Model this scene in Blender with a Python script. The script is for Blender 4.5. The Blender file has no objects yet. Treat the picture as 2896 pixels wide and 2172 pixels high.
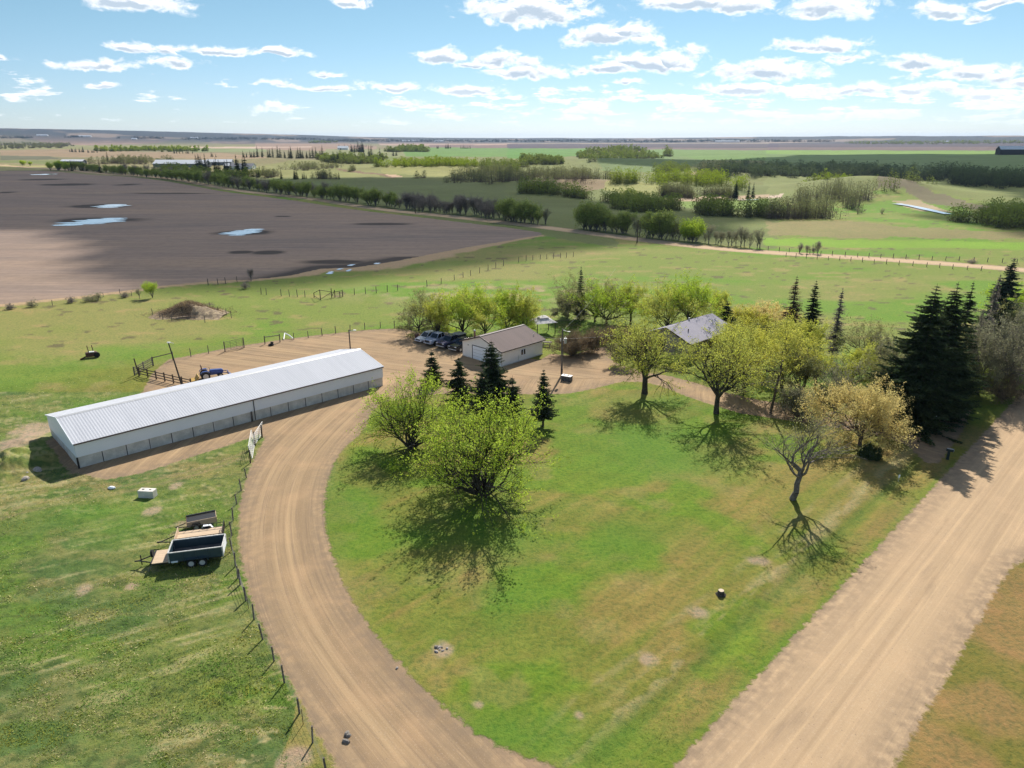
import bpy, math, random
import numpy as np
R = math.radians
sc = bpy.context.scene
C = sc.collection

# ---------------------------------------------------------------- camera, sky, sun, exposure
CH = 33.0                      # drone height, metres
FL, CX, CY = 2008.0, 1448.0, 1086.0     # focal length and centre of the 2896x2172 frame
PITCH = math.atan((CY - 390.0) / FL)
SUN_EL, SUN_AZ = 40.0, 14.0     # azimuth clockwise from +Y
cam_d = bpy.data.cameras.new('camera'); cam = bpy.data.objects.new('camera', cam_d); C.objects.link(cam)
cam_d.sensor_width = 36.0; cam_d.lens = 36.0 * FL / 2896.0
cam_d.clip_start = 0.5; cam_d.clip_end = 60000
cam.location = (0, 0, CH); cam.rotation_euler = (math.pi / 2 - PITCH, 0, 0)
sc.camera = cam
sc.view_settings.view_transform = 'Standard'; sc.view_settings.look = 'None'
sc.view_settings.exposure = 0.75; sc.view_settings.gamma = 1.0
sun_d = bpy.data.lights.new('sun', 'SUN'); sun = bpy.data.objects.new('sun', sun_d); C.objects.link(sun)
sun_d.energy = 4.3; sun_d.angle = R(0.5); sun_d.color = (1.0, 0.93, 0.82)
sun.rotation_euler = (R(90 - SUN_EL), 0, R(180 - SUN_AZ))
SUNV = np.array([math.sin(R(SUN_AZ)) * math.cos(R(SUN_EL)), math.cos(R(SUN_AZ)) * math.cos(R(SUN_EL)), math.sin(R(SUN_EL))])
sc.cycles.max_bounces = 6; sc.cycles.diffuse_bounces = 3; sc.cycles.transparent_max_bounces = 8
sc.cycles.volume_bounces = 0; sc.cycles.use_denoising = True

def ray(x, y):
    a = (x - CX) / FL; b = (y - CY) / FL
    return np.array([a, math.cos(PITCH) - b * math.sin(PITCH), -math.sin(PITCH) - b * math.cos(PITCH)])
def G(x, y, z=0.0):
    d = ray(x, y); t = (z - CH) / d[2]
    return (d[0] * t, d[1] * t)
OV = 2896 / 2212.0
def GO(x, y, z=0.0): return G(x * OV, y * OV, z)      # overview pixels
Z = .3273
def r1(x, y): return (x * Z, 350 + y * Z)
def r2(x, y): return (724 + x * Z, 350 + y * Z)
def r3(x, y): return (1448 + x * Z, 350 + y * Z)
def r4(x, y): return (2172 + x * Z, 350 + y * Z)
def r5(x, y): return (x * Z, 800 + y * Z)
def r6(x, y): return (724 + x * Z, 800 + y * Z)
def r7(x, y): return (1448 + x * Z, 800 + y * Z)
def r8(x, y): return (2172 + x * Z, 800 + y * Z)
def rl(x, y): return (x * Z, 1200 + y * Z)
def rb(x, y): return (600 + x * Z, 1629 + y * Z)
def ro(x, y): return (x * OV, y * OV)
def project(X, Y, Zz):
    v = (X, Y, Zz - CH)
    zc = v[1] * math.cos(PITCH) - v[2] * math.sin(PITCH); yc = v[1] * math.sin(PITCH) + v[2] * math.cos(PITCH)
    return CX + FL * v[0] / zc, CY - FL * yc / zc
def height_at(p, ytop, z0=0.0):
    lo, hi = 0.0, 40.0
    for _ in range(40):
        m = (lo + hi) / 2
        if project(p[0], p[1], z0 + m)[1] > ytop: lo = m
        else: hi = m
    return lo

# ---------------------------------------------------------------- node helpers
def newmat(name):
    m = bpy.data.materials.new(name); m.use_nodes = True
    m.node_tree.nodes.clear(); return m, m.node_tree
class N:
    def __init__(s, nt): s.nt = nt
    def n(s, t, **k):
        nd = s.nt.nodes.new(t)
        for a, b in k.items(): setattr(nd, a, b)
        return nd
    def put(s, nd, i, v):
        if hasattr(v, 'is_output') or hasattr(v, 'links'): s.nt.links.new(v, nd.inputs[i])
        elif v is not None: nd.inputs[i].default_value = v
    def math(s, op, a, b=None, c=None, clamp=False):
        nd = s.n('ShaderNodeMath', operation=op, use_clamp=clamp)
        s.put(nd, 0, a)
        if b is not None: s.put(nd, 1, b)
        if c is not None: s.put(nd, 2, c)
        return nd.outputs[0]
    def vm(s, op, a, b=None):
        nd = s.n('ShaderNodeVectorMath', operation=op); s.put(nd, 0, a)
        if b is not None: s.put(nd, 1, b)
        return nd.outputs[1] if op in ('LENGTH', 'DOT_PRODUCT') else nd.outputs[0]
    def noise(s, vec, scale, detail=3, rough=.55, dist=0.0):
        nd = s.n('ShaderNodeTexNoise'); s.put(nd, 'Vector', vec)
        nd.inputs['Scale'].default_value = scale; nd.inputs['Detail'].default_value = detail
        nd.inputs['Roughness'].default_value = rough; nd.inputs['Distortion'].default_value = dist
        return nd.outputs[0]
    def ramp(s, f, a, b, lo=0.0, hi=1.0, smooth=False):
        nd = s.n('ShaderNodeMapRange'); nd.interpolation_type = 'SMOOTHSTEP' if smooth else 'LINEAR'
        s.put(nd, 0, f); s.put(nd, 1, a); s.put(nd, 2, b); s.put(nd, 3, lo); s.put(nd, 4, hi)
        return nd.outputs[0]
    def mix(s, f, a, b, bt='MIX'):
        nd = s.n('ShaderNodeMix', data_type='RGBA', blend_type=bt)
        s.put(nd, 0, f); s.put(nd, 6, a if not isinstance(a, tuple) else (*a[:3], 1)); s.put(nd, 7, b if not isinstance(b, tuple) else (*b[:3], 1))
        return nd.outputs[2]
    def map(s, vec, scale=(1, 1, 1), rot=(0, 0, 0)):
        nd = s.n('ShaderNodeMapping'); s.put(nd, 0, vec)
        nd.inputs['Scale'].default_value = scale; nd.inputs['Rotation'].default_value = rot
        return nd.outputs[0]
    def bump(s, h, strength, dist=.1):
        nd = s.n('ShaderNodeBump'); s.put(nd, 'Height', h); nd.inputs['Strength'].default_value = strength
        nd.inputs['Distance'].default_value = dist; return nd.outputs[0]
    def attr(s, name): return s.n('ShaderNodeAttribute', attribute_name=name)
    def out(s, sh): s.nt.links.new(sh, s.n('ShaderNodeOutputMaterial').inputs[0])

MATS = {}
def pmat(name, col, rough=.6, col2=None, scale=2.0, amt=.5, metal=0.0, bump=0.0, bscale=None, spec=.4, stretch=(1, 1, 1)):
    """a surface with noise between two colours of its own and a little relief"""
    if name in MATS: return MATS[name]
    m, nt = newmat(name); s = N(nt)
    co = s.n('ShaderNodeTexCoord').outputs['Object']
    if stretch != (1, 1, 1): co = s.map(co, stretch)
    c2 = col2 or tuple(c * .78 for c in col)
    f = s.ramp(s.noise(co, scale, 5, .65), .35, .65, 0, amt * 1.6)
    c = s.mix(f, tuple(col), tuple(c2))
    b = s.n('ShaderNodeBsdfPrincipled'); s.put(b, 'Base Color', c)
    s.put(b, 'Roughness', s.ramp(s.noise(co, scale * 3, 2), .3, .7, max(.02, rough - .08), min(1, rough + .08)))
    b.inputs['Metallic'].default_value = metal; b.inputs['Specular IOR Level'].default_value = spec
    if bump: s.put(b, 'Normal', s.bump(s.noise(co, bscale or scale * 4, 4), bump, .03))
    s.out(b.outputs[0]); MATS[name] = m; return m

def leafmat(name, c1, c2, trans=.5, scale=.55):
    if name in MATS: return MATS[name]
    if trans == .5: c1 = tuple(min(.8, x * 1.45) for x in c1); c2 = tuple(min(.8, x * 1.45) for x in c2)
    m, nt = newmat(name); s = N(nt)
    co = s.n('ShaderNodeTexCoord').outputs['Object']
    f = s.ramp(s.noise(co, scale, 3, .7), .35, .65)
    rnd = s.attr('rnd').outputs['Fac']
    c = s.mix(f, c1, c2); hs = s.n('ShaderNodeHueSaturation')
    s.put(hs, 'Hue', s.ramp(rnd, 0, 1, .488, .512)); s.put(hs, 'Value', s.ramp(rnd, 0, 1, .7, 1.3)); s.put(hs, 'Color', c)
    d = s.n('ShaderNodeBsdfDiffuse'); t = s.n('ShaderNodeBsdfTranslucent')
    s.put(d, 0, hs.outputs[0]); s.put(t, 0, hs.outputs[0])
    mx = s.n('ShaderNodeMixShader'); mx.inputs[0].default_value = trans if trans != .5 else .44
    nt.links.new(d.outputs[0], mx.inputs[1]); nt.links.new(t.outputs[0], mx.inputs[2])
    s.out(mx.outputs[0]); MATS[name] = m; return m

# ---------------------------------------------------------------- world: sky with cumulus
world = bpy.data.worlds.new("World"); sc.world = world; world.use_nodes = True
def build_world():
    nt = world.node_tree; nt.nodes.clear(); s = N(nt)
    sky = s.n('ShaderNodeTexSky'); sky.sky_type = 'NISHITA'; sky.sun_disc = False
    sky.sun_elevation = R(SUN_EL); sky.sun_rotation = R(SUN_AZ); sky.altitude = 600
    sky.air_density = 1.0; sky.dust_density = 0.15; sky.ozone_density = 3.0
    d = s.n('ShaderNodeTexCoord').outputs['Generated']
    sx = s.n('ShaderNodeSeparateXYZ'); nt.links.new(d, sx.inputs[0])
    az = s.math('ARCTAN2', sx.outputs[0], sx.outputs[1]); el = s.math('ARCSINE', sx.outputs[2])
    cb = s.n('ShaderNodeCombineXYZ'); nt.links.new(az, cb.inputs[0]); nt.links.new(el, cb.inputs[1])
    P0 = cb.outputs[0]
    wob = s.n('ShaderNodeTexNoise'); s.put(wob, 'Vector', P0); wob.inputs['Scale'].default_value = 22; wob.inputs['Detail'].default_value = 3
    wv = s.vm('MULTIPLY', s.vm('SUBTRACT', wob.outputs[1], (.5, .5, .5)), (.05, .020, 0))
    P = s.vm('ADD', P0, wv)
    clouds = [(265,2,115,24),(760,2,45,12),(1150,22,125,36),(1100,30,65,30),(1310,82,100,24),(1350,70,60,26),(1480,8,95,22),(1590,14,80,24),(1790,18,105,28),(2040,22,60,20),(2160,4,80,12),(2095,38,34,9),
      (1755,102,92,16),(1835,124,46,14),(1400,138,100,20),(1460,128,60,26),(1320,150,85,13),(1650,155,125,22),(950,124,50,17),(1090,135,70,17),(1130,156,85,17),(1010,140,40,9),(1985,138,80,14),(2105,158,55,20),(2190,172,70,24),
      (275,107,42,12),(220,142,80,12),(375,138,58,13),(350,114,34,11),(470,111,95,11),(600,115,62,9),(218,180,40,7),(705,158,32,7),(690,190,85,7),(850,187,65,10),(1005,200,80,10),(570,186,24,6),(865,222,42,8),
      (585,238,36,13),(1860,196,70,14),(1355,178,34,8),(1255,192,34,8),(5,130,30,9),(1980,195,80,16),(1600,192,90,13),(2120,205,90,18)]
    e = None; ny = None
    for (x, y, w, h) in clouds:
        v = ray(x * OV, y * OV); v = v / np.linalg.norm(v)
        v2 = ray((x + w) * OV, y * OV); v2 = v2 / np.linalg.norm(v2); v3 = ray(x * OV, (y - h) * OV); v3 = v3 / np.linalg.norm(v3)
        a = math.atan2(v[0], v[1]); l = math.asin(v[2])
        sw = abs(math.atan2(v2[0], v2[1]) - a) * 1.25; sh = abs(math.asin(v3[2]) - l) * 1.35
        q = s.vm('MULTIPLY', s.vm('SUBTRACT', P, (a, l, 0)), (1 / sw, 1 / sh, 0))
        ei = s.math('SUBTRACT', 1.0, s.vm('LENGTH', q))
        nyi = s.vm('DOT_PRODUCT', q, (0.25, 1, 0))
        if e is None: e, ny = ei, nyi
        else:
            gt = s.math('GREATER_THAN', ei, e)
            mx = s.n('ShaderNodeMix', data_type='FLOAT'); s.put(mx, 0, gt); s.put(mx, 2, ny); s.put(mx, 3, nyi); ny = mx.outputs[0]
            e = s.math('MAXIMUM', e, ei)
    # a crowded low layer towards the right, thinning to the left
    low = s.math('MULTIPLY', s.ramp(el, .005, .02, 0, 1), s.ramp(el, .050, .085, 1, 0, True))
    low = s.math('MULTIPLY', low, s.ramp(az, -.35, .12, .62, 1, True))
    cells = s.noise(s.map(P0, (15, 95, 1)), 1.0, 4, .6)
    e2 = s.math('SUBTRACT', s.math('ADD', cells, s.math('MULTIPLY', low, .30)), .775)
    e2 = s.math('MULTIPLY', e2, 5.5); e2 = s.math('MINIMUM', e2, .6)
    useLow = s.math('GREATER_THAN', e2, e)
    e = s.math('MAXIMUM', e, e2)
    mx = s.n('ShaderNodeMix', data_type='FLOAT'); s.put(mx, 0, useLow); s.put(mx, 2, ny); mx.inputs[3].default_value = .12; ny = mx.outputs[0]
    def field(Q):
        f = s.noise(s.map(Q, (30, 62, 1)), 1.0, 8, .62, .5)
        g = s.noise(s.map(Q, (90, 130, 1)), 1.0, 5, .6)
        return s.math('ADD', s.math('MULTIPLY', s.math('SUBTRACT', f, .5), 2.6), s.math('MULTIPLY', s.math('SUBTRACT', g, .5), .9))
    n0 = field(P0); n1 = field(s.vm('ADD', P0, (.0015, .0045, 0)))
    # flat bases: below the middle the cloud ends sooner
    base = s.math('MULTIPLY', s.math('MINIMUM', s.math('ADD', ny, .25), 0), .8)
    dens = s.math('ADD', s.math('ADD', e, base), n0)
    dens = s.math('SUBTRACT', dens, .06)
    alpha = s.ramp(dens, -.18, .58, 0, 1, True)
    alpha = s.math('MULTIPLY', alpha, s.ramp(el, -.002, .045, .25, 1, True))
    # shading: thick parts under the top are grey-blue, sunward faces and edges white
    thick = s.ramp(dens, .15, .95, 0, 1, True)
    lit = s.math('MULTIPLY', s.math('SUBTRACT', n0, n1), .9)
    low_ny = s.ramp(ny, -.30, .42, 1, 0, True)
    sh = s.math('SUBTRACT', s.math('MULTIPLY', thick, s.math('ADD', s.math('MULTIPLY', low_ny, 1.25), .10)), lit)
    sh = s.ramp(sh, 0.05, .85, 0, 1)
    near = s.ramp(el, .01, .08, .45, 1, True)
    sh = s.math('MULTIPLY', sh, near)
    ccol = s.mix(sh, (12.6, 12.6, 12.8), (5.8, 7.0, 8.3))
    ccol = s.mix(s.ramp(el, 0, .07, .55, 0, True), ccol, (9.8, 11.4, 12.2))
    # sky colour is tinted, bluer towards the horizon
    skyc = s.mix(1.0, sky.outputs[0], (.86, 1.0, .93), 'MULTIPLY')
    skyc = s.mix(s.ramp(el, 0, .16, .9, .1, True), skyc, s.mix(1.0, skyc, (.97, .93, 1.30), 'MULTIPLY'))
    over = s.math('MULTIPLY', s.ramp(s.noise(s.map(d, (3.2, 3.2, 5.0)), 1.0, 6, .58, .2), .53, .64, 0, 1, True), s.ramp(el, .19, .30))
    skyc = s.mix(over, skyc, (15.5, 15.5, 15.8))      # bright cumulus added overhead and behind, out of frame, to raise the fill light
    full = s.mix(alpha, skyc, ccol)
    bg = s.n('ShaderNodeBackground'); nt.links.new(full, bg.inputs[0]); bg.inputs[1].default_value = 0.060
    o = s.n('ShaderNodeOutputWorld'); nt.links.new(bg.outputs[0], o.inputs[0])
    world.cycles.sampling_method = 'MANUAL'; world.cycles.sample_map_resolution = 512
build_world()

# ---------------------------------------------------------------- object helpers
def tag(o, label=None, cat=None, group=None, kind=None):
    if label: o['label'] = label
    if cat: o['category'] = cat
    if group: o['group'] = group
    if kind: o['kind'] = kind
    return o
def empty(name, loc, rz=0.0, label=None, cat=None, group=None, scale=None):
    o = bpy.data.objects.new(name, None); C.objects.link(o); o.location = loc; o.rotation_euler = (0, 0, rz)
    if scale: o.scale = scale
    o.empty_display_size = .3
    return tag(o, label, cat, group)
def copy_tree(o, parent=None):
    c = o.copy(); C.objects.link(c)
    if parent is not None: c.parent = parent
    for ch in list(o.children): copy_tree(ch, c)
    return c
def npmesh(name, V, F, mat, parent=None, smooth=False, rnd=None, loc=None):
    """V (n,3) array, F (m,k) array of equal-size faces or list of arrays"""
    me = bpy.data.meshes.new(name)
    Fs = F if isinstance(F, list) else [F]
    Fs = [np.asarray(f, dtype=np.int32) for f in Fs if len(f)]
    V = np.asarray(V, dtype=np.float32)
    me.vertices.add(len(V)); me.vertices.foreach_set('co', V.ravel())
    nl = sum(f.size for f in Fs); nf = sum(len(f) for f in Fs)
    me.loops.add(nl); me.polygons.add(nf)
    me.loops.foreach_set('vertex_index', np.concatenate([f.ravel() for f in Fs]))
    tot = np.concatenate([np.full(len(f), f.shape[1], dtype=np.int32) for f in Fs])
    st = np.concatenate([[0], np.cumsum(tot)[:-1]]).astype(np.int32)
    me.polygons.foreach_set('loop_start', st); me.polygons.foreach_set('loop_total', tot)
    if smooth: me.polygons.foreach_set('use_smooth', np.ones(nf, dtype=bool))
    if rnd is not None:
        a = me.attributes.new('rnd', 'FLOAT', 'FACE'); a.data.foreach_set('value', np.asarray(rnd, dtype=np.float32))
    me.update(calc_edges=True); me.validate()
    if mat: me.materials.append(mat)
    o = bpy.data.objects.new(name, me); C.objects.link(o)
    if parent: o.parent = parent
    if loc is not None: o.location = loc
    return o
class MB:
    def __init__(s): s.v = []; s.f = []
    def add(s, vs, fs):
        k = len(s.v); s.v += [tuple(map(float, p)) for p in vs]; s.f += [tuple(k + i for i in f) for f in fs]; return s
    def box(s, c, d, rz=0.0, ry=0.0, bev=0.0):
        x, y, z = d[0] / 2, d[1] / 2, d[2] / 2
        if bev <= 0:
            vs = [(a * x, b * y, e * z) for e in (-1, 1) for a, b in ((-1, -1), (1, -1), (1, 1), (-1, 1))]
            fs = [(3, 2, 1, 0), (4, 5, 6, 7), (0, 1, 5, 4), (1, 2, 6, 5), (2, 3, 7, 6), (3, 0, 4, 7)]
        else:
            b = min(bev, x * .9, y * .9, z * .9)
            ring = lambda zz, i: [(x - i, -(y - b), zz), (x - i, y - b, zz), (x - b, y - i, zz), (-(x - b), y - i, zz), (-(x - i), y - b, zz), (-(x - i), -(y - b), zz), (-(x - b), -(y - i), zz), (x - b, -(y - i), zz)]
            vs = ring(-z, b * .9) + ring(-z + b, 0) + ring(z - b, 0) + ring(z, b * .9)
            fs = [tuple(range(7, -1, -1)), tuple(range(24, 32))]
            for k in range(3):
                for i in range(8): fs.append((k * 8 + i, k * 8 + (i + 1) % 8, k * 8 + 8 + (i + 1) % 8, k * 8 + 8 + i))
        cr, sr = math.cos(rz), math.sin(rz); cy, sy = math.cos(ry), math.sin(ry); out = []
        for (a, b_, e) in vs:
            a, e = a * cy + e * sy, -a * sy + e * cy
            out.append((c[0] + a * cr - b_ * sr, c[1] + a * sr + b_ * cr, c[2] + e))
        return s.add(out, fs)
    def tube(s, p, q, ra, rb_=None, n=8, caps=True):
        rb_ = ra if rb_ is None else rb_
        p = np.array(p, float); q = np.array(q, float); d = q - p; L = np.linalg.norm(d)
        if L < 1e-6: return s
        d /= L; u = np.cross(d, (0, 0, 1) if abs(d[2]) < .9 else (1, 0, 0)); u /= np.linalg.norm(u); w = np.cross(d, u)
        vs = []
        for c, r in ((p, ra), (q, rb_)):
            for i in range(n):
                t = 2 * math.pi * i / n; vs.append(c + r * (math.cos(t) * u + math.sin(t) * w))
        fs = [(i, (i + 1) % n, n + (i + 1) % n, n + i) for i in range(n)]
        if caps: fs += [tuple(range(n - 1, -1, -1)), tuple(range(n, 2 * n))]
        return s.add(vs, fs)
    def loft(s, secs, caps=True):
        n = len(secs[0]); vs = [p for q in secs for p in q]; fs = []
        for k in range(len(secs) - 1):
            for i in range(n): fs.append((k * n + i, k * n + (i + 1) % n, (k + 1) * n + (i + 1) % n, (k + 1) * n + i))
        if caps: fs += [tuple(range(n - 1, -1, -1)), tuple(range((len(secs) - 1) * n, len(secs) * n))]
        return s.add(vs, fs)
    def build(s, name, mat, parent=None, smooth=False, loc=None):
        me = bpy.data.meshes.new(name); me.from_pydata(s.v, [], s.f)
        if smooth: me.polygons.foreach_set('use_smooth', [True] * len(me.polygons))
        me.update()
        if mat: me.materials.append(mat)
        o = bpy.data.objects.new(name, me); C.objects.link(o)
        if parent: o.parent = parent
        if loc is not None: o.location = loc
        return o

# ---------------------------------------------------------------- numpy noise and signed distance
def _h(ix, iy, seed):
    n = (ix.astype(np.int64) * 374761393 + iy.astype(np.int64) * 668265263 + seed * 1274126177) & 0xffffffff
    n = ((n ^ (n >> 13)) * 1274126177) & 0xffffffff
    return ((n ^ (n >> 16)) & 0xffffff) / float(0xffffff)
def vn(x, y, seed=0):
    x = np.asarray(x, float); y = np.asarray(y, float)
    ix = np.floor(x); iy = np.floor(y); fx = x - ix; fy = y - iy
    fx = fx * fx * (3 - 2 * fx); fy = fy * fy * (3 - 2 * fy)
    a = _h(ix, iy, seed); b = _h(ix + 1, iy, seed); c = _h(ix, iy + 1, seed); d = _h(ix + 1, iy + 1, seed)
    return (a * (1 - fx) + b * fx) * (1 - fy) + (c * (1 - fx) + d * fx) * fy
def fbm(x, y, seed=0, o=4, g=.5):
    t = 0; a = 1; m = 0
    for i in range(o):
        t = t + a * vn(x * 2 ** i + 17.3 * i, y * 2 ** i - 9.1 * i, seed + i); m += a; a *= g
    return t / m
def sst(a, b, x):
    t = np.clip((np.asarray(x, float) - a) / (b - a), 0, 1); return t * t * (3 - 2 * t)
def seg_dist(X, Y, pts, closed):
    """distance to polyline, along-length, side sign; arrays"""
    n = len(pts); best = np.full(X.shape, 1e9); along = np.zeros(X.shape); side = np.ones(X.shape); L = 0.0
    for i in range(n if closed else n - 1):
        ax, ay = pts[i]; bx, by = pts[(i + 1) % n]; dx, dy = bx - ax, by - ay; l2 = dx * dx + dy * dy + 1e-12; l = math.sqrt(l2)
        t = np.clip(((X - ax) * dx + (Y - ay) * dy) / l2, 0, 1)
        ex = X - ax - t * dx; ey = Y - ay - t * dy; d = np.hypot(ex, ey); m = d < best
        best[m] = d[m]; along[m] = (L + t * l)[m]; side[m] = np.sign(dx * ey - dy * ex)[m]; L += l
    return best, along, side
def inside(X, Y, pts):
    r = np.zeros(X.shape, bool); n = len(pts)
    for i in range(n):
        ax, ay = pts[i]; bx, by = pts[(i + 1) % n]
        if ay == by: continue
        c = ((ay > Y) != (by > Y)) & (X < (bx - ax) * (Y - ay) / (by - ay) + ax); r ^= c
    return r
def sd_poly(X, Y, pts, far=60.0):
    """signed distance, positive inside; only exact near"""
    P = np.array(pts); out = np.full(X.shape, -1e3)
    m = (X > P[:, 0].min() - far) & (X < P[:, 0].max() + far) & (Y > P[:, 1].min() - far) & (Y < P[:, 1].max() + far)
    x, y = X[m], Y[m]; d, _, _ = seg_dist(x, y, pts, True); d[~inside(x, y, pts)] *= -1; out[m] = d
    return out
def smooth_poly(pts, it=2):
    for _ in range(it):
        q = []
        for i in range(len(pts) - 1):
            a, b = pts[i], pts[i + 1]
            q += [(a[0] * .75 + b[0] * .25, a[1] * .75 + b[1] * .25), (a[0] * .25 + b[0] * .75, a[1] * .25 + b[1] * .75)]
        pts = [pts[0]] + q + [pts[-1]]
    return pts

# ---------------------------------------------------------------- terrain height
BUMPS = [(r3(560, 540), 75, 30, 4.0), (r4(900, 600), 42, 38, 8.0), (r4(350, 620), 60, 50, 4.0), (r4(500, 960), 130, 28, 2.6), (r3(400, 800), 60, 22, 1.8),
         (r3(2100, 860), 80, 26, 2.0), (r3(1700, 480), 60, 40, 5.0), (r3(900, 350), 160, 60, 6.0), (r2(1100, 330), 110, 60, 5.0), (r2(120, 350), 60, 50, 6.0), (r2(100, 440), 40, 20, 4.0),
         (r2(1500, 400), 110, 40, 3.0)]
BUMPS = [(G(*p), a, b, h) for p, a, b, h in BUMPS]
def hz(X, Y):
    X = np.asarray(X, float); Y = np.asarray(Y, float); D = np.hypot(X, Y)
    far = sst(650, 1600, D) * 5.0 * fbm(X / 420, Y / 420, 5, 3)
    mid = sst(330, 520, D) * 2.2 * (fbm(X / 95, Y / 95, 9, 2) ** 1.3)
    h = far + mid
    for (c, a, b, k) in BUMPS: h = h + k * np.exp(-((X - c[0]) / a) ** 2 - ((Y - c[1]) / b) ** 2)
    az = np.degrees(np.arctan2(X, Y))
    ridge = sst(4200, 7400, D)
    prof = 76 * sst(-2, -36, az) + 18 * sst(8, 28, az) + 27 + 9 * (fbm(az / 3.0 + 50, D / 1500, 3, 4) - .5)
    h = h + ridge * prof
    return h * sst(250, 420, D)
def hz1(x, y): return float(hz(np.array([x]), np.array([y]))[0])
def at(p):   # full-frame pixel -> point on the terrain
    d = ray(*p); t = CH / -d[2] if d[2] < -1e-6 else 9e9
    if t < 900:
        for _ in range(12):
            h = hz1(d[0] * t, d[1] * t); t = (CH - h) / -d[2]
    else:
        T = np.arange(700, 7900, 12.0); below = np.where(CH + d[2] * T < hz(d[0] * T, d[1] * T))[0]; t = T[below[0]] if len(below) else 7600.0
    return (d[0] * t, d[1] * t, hz1(d[0] * t, d[1] * t))

# ---------------------------------------------------------------- zones of the ground (outlines in world metres, from surveyed frame points)
def W(pts): return [G(*p) for p in pts]
DRIVE = [ro(*p) for p in [(760,1700),(728,1659),(683,1582),(648,1514),(608,1442),(557,1337),(527,1244),(514,1160),(517,1090),(532,1030),(556,975),(572,948),(560,938),(530,950),(400,992),(300,1024),(230,1036),(150,1020),(130,1000),
    (100,960),(180,905),(300,860),(330,805),(365,776),(400,770),(500,750),(600,735),(700,722),(800,712),(870,709),(905,718),(960,728),(1000,745),(1165,778),(1190,764),(1232,768),(1290,751),(1345,742),(1352,752),(1318,775),(1345,790),(1400,806),(1450,813),(1500,826),(1560,846),(1650,866),(1750,878),(1850,900),(1950,925),
    (2010,900),(2060,880),(2100,885),(2080,930),(2030,1000),(2000,1000),(1960,962),(1900,940),(1800,922),(1700,908),(1600,893),(1500,862),(1430,835),(1395,826),(1345,824),(1290,838),(1230,850),(1170,852),(1060,850),(960,850),(880,858),(825,872),(800,890),(795,915),(770,945),(740,972),
    (720,1003),(706,1045),(700,1090),(704,1140),(716,1195),(737,1250),(763,1300),(803,1360),(850,1418),(902,1472),(962,1530),(1022,1576),(1080,1612),(1135,1636),(1200,1652),(1260,1700)]]
ROAD_L = [GO(2134, 926), GO(1644, 1452), GO(1451, 1659)]
ROAD_R = [GO(2212, 1175), GO(1915, 1659)]
FARROAD = [G(*p) for p in [(3300, 800), (2896, 763), (2534, 735), (2172, 714.3), (1986, 699), (1800, 676.5), (1624, 654), (1448, 632.5), (1267, 614), (1086, 593.5), (905, 569), (724, 546.5), (543, 519), (362, 498.5), (150, 480.5), (0, 471), (-300, 455)]]
FIELD = [G(*p) for p in [(-700,485),(0,487),(144,487),(362,505),(543,528),(724,556),(905,581),(1086,604),(1300,629),(1448,646),(1535,659),(1527,666),(1490,671),(1448,679),(1330,698),(1208,721),(1117,739),(1009,756),(907,760),(822,779),(724,790),(600,795),(556,799),(458,808),(340,824),(229,838),(110,850),(0,861),(-300,890),(-900,900)]]
LAWN = [ro(*p) for p in [(700,1090),(800,880),(960,840),(1170,850),(1345,824),(1500,860),(1700,908),(1900,940),(2010,985),(2060,1000),(1451,1659),(1200,1659),(960,1530),(763,1300)]]
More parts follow.
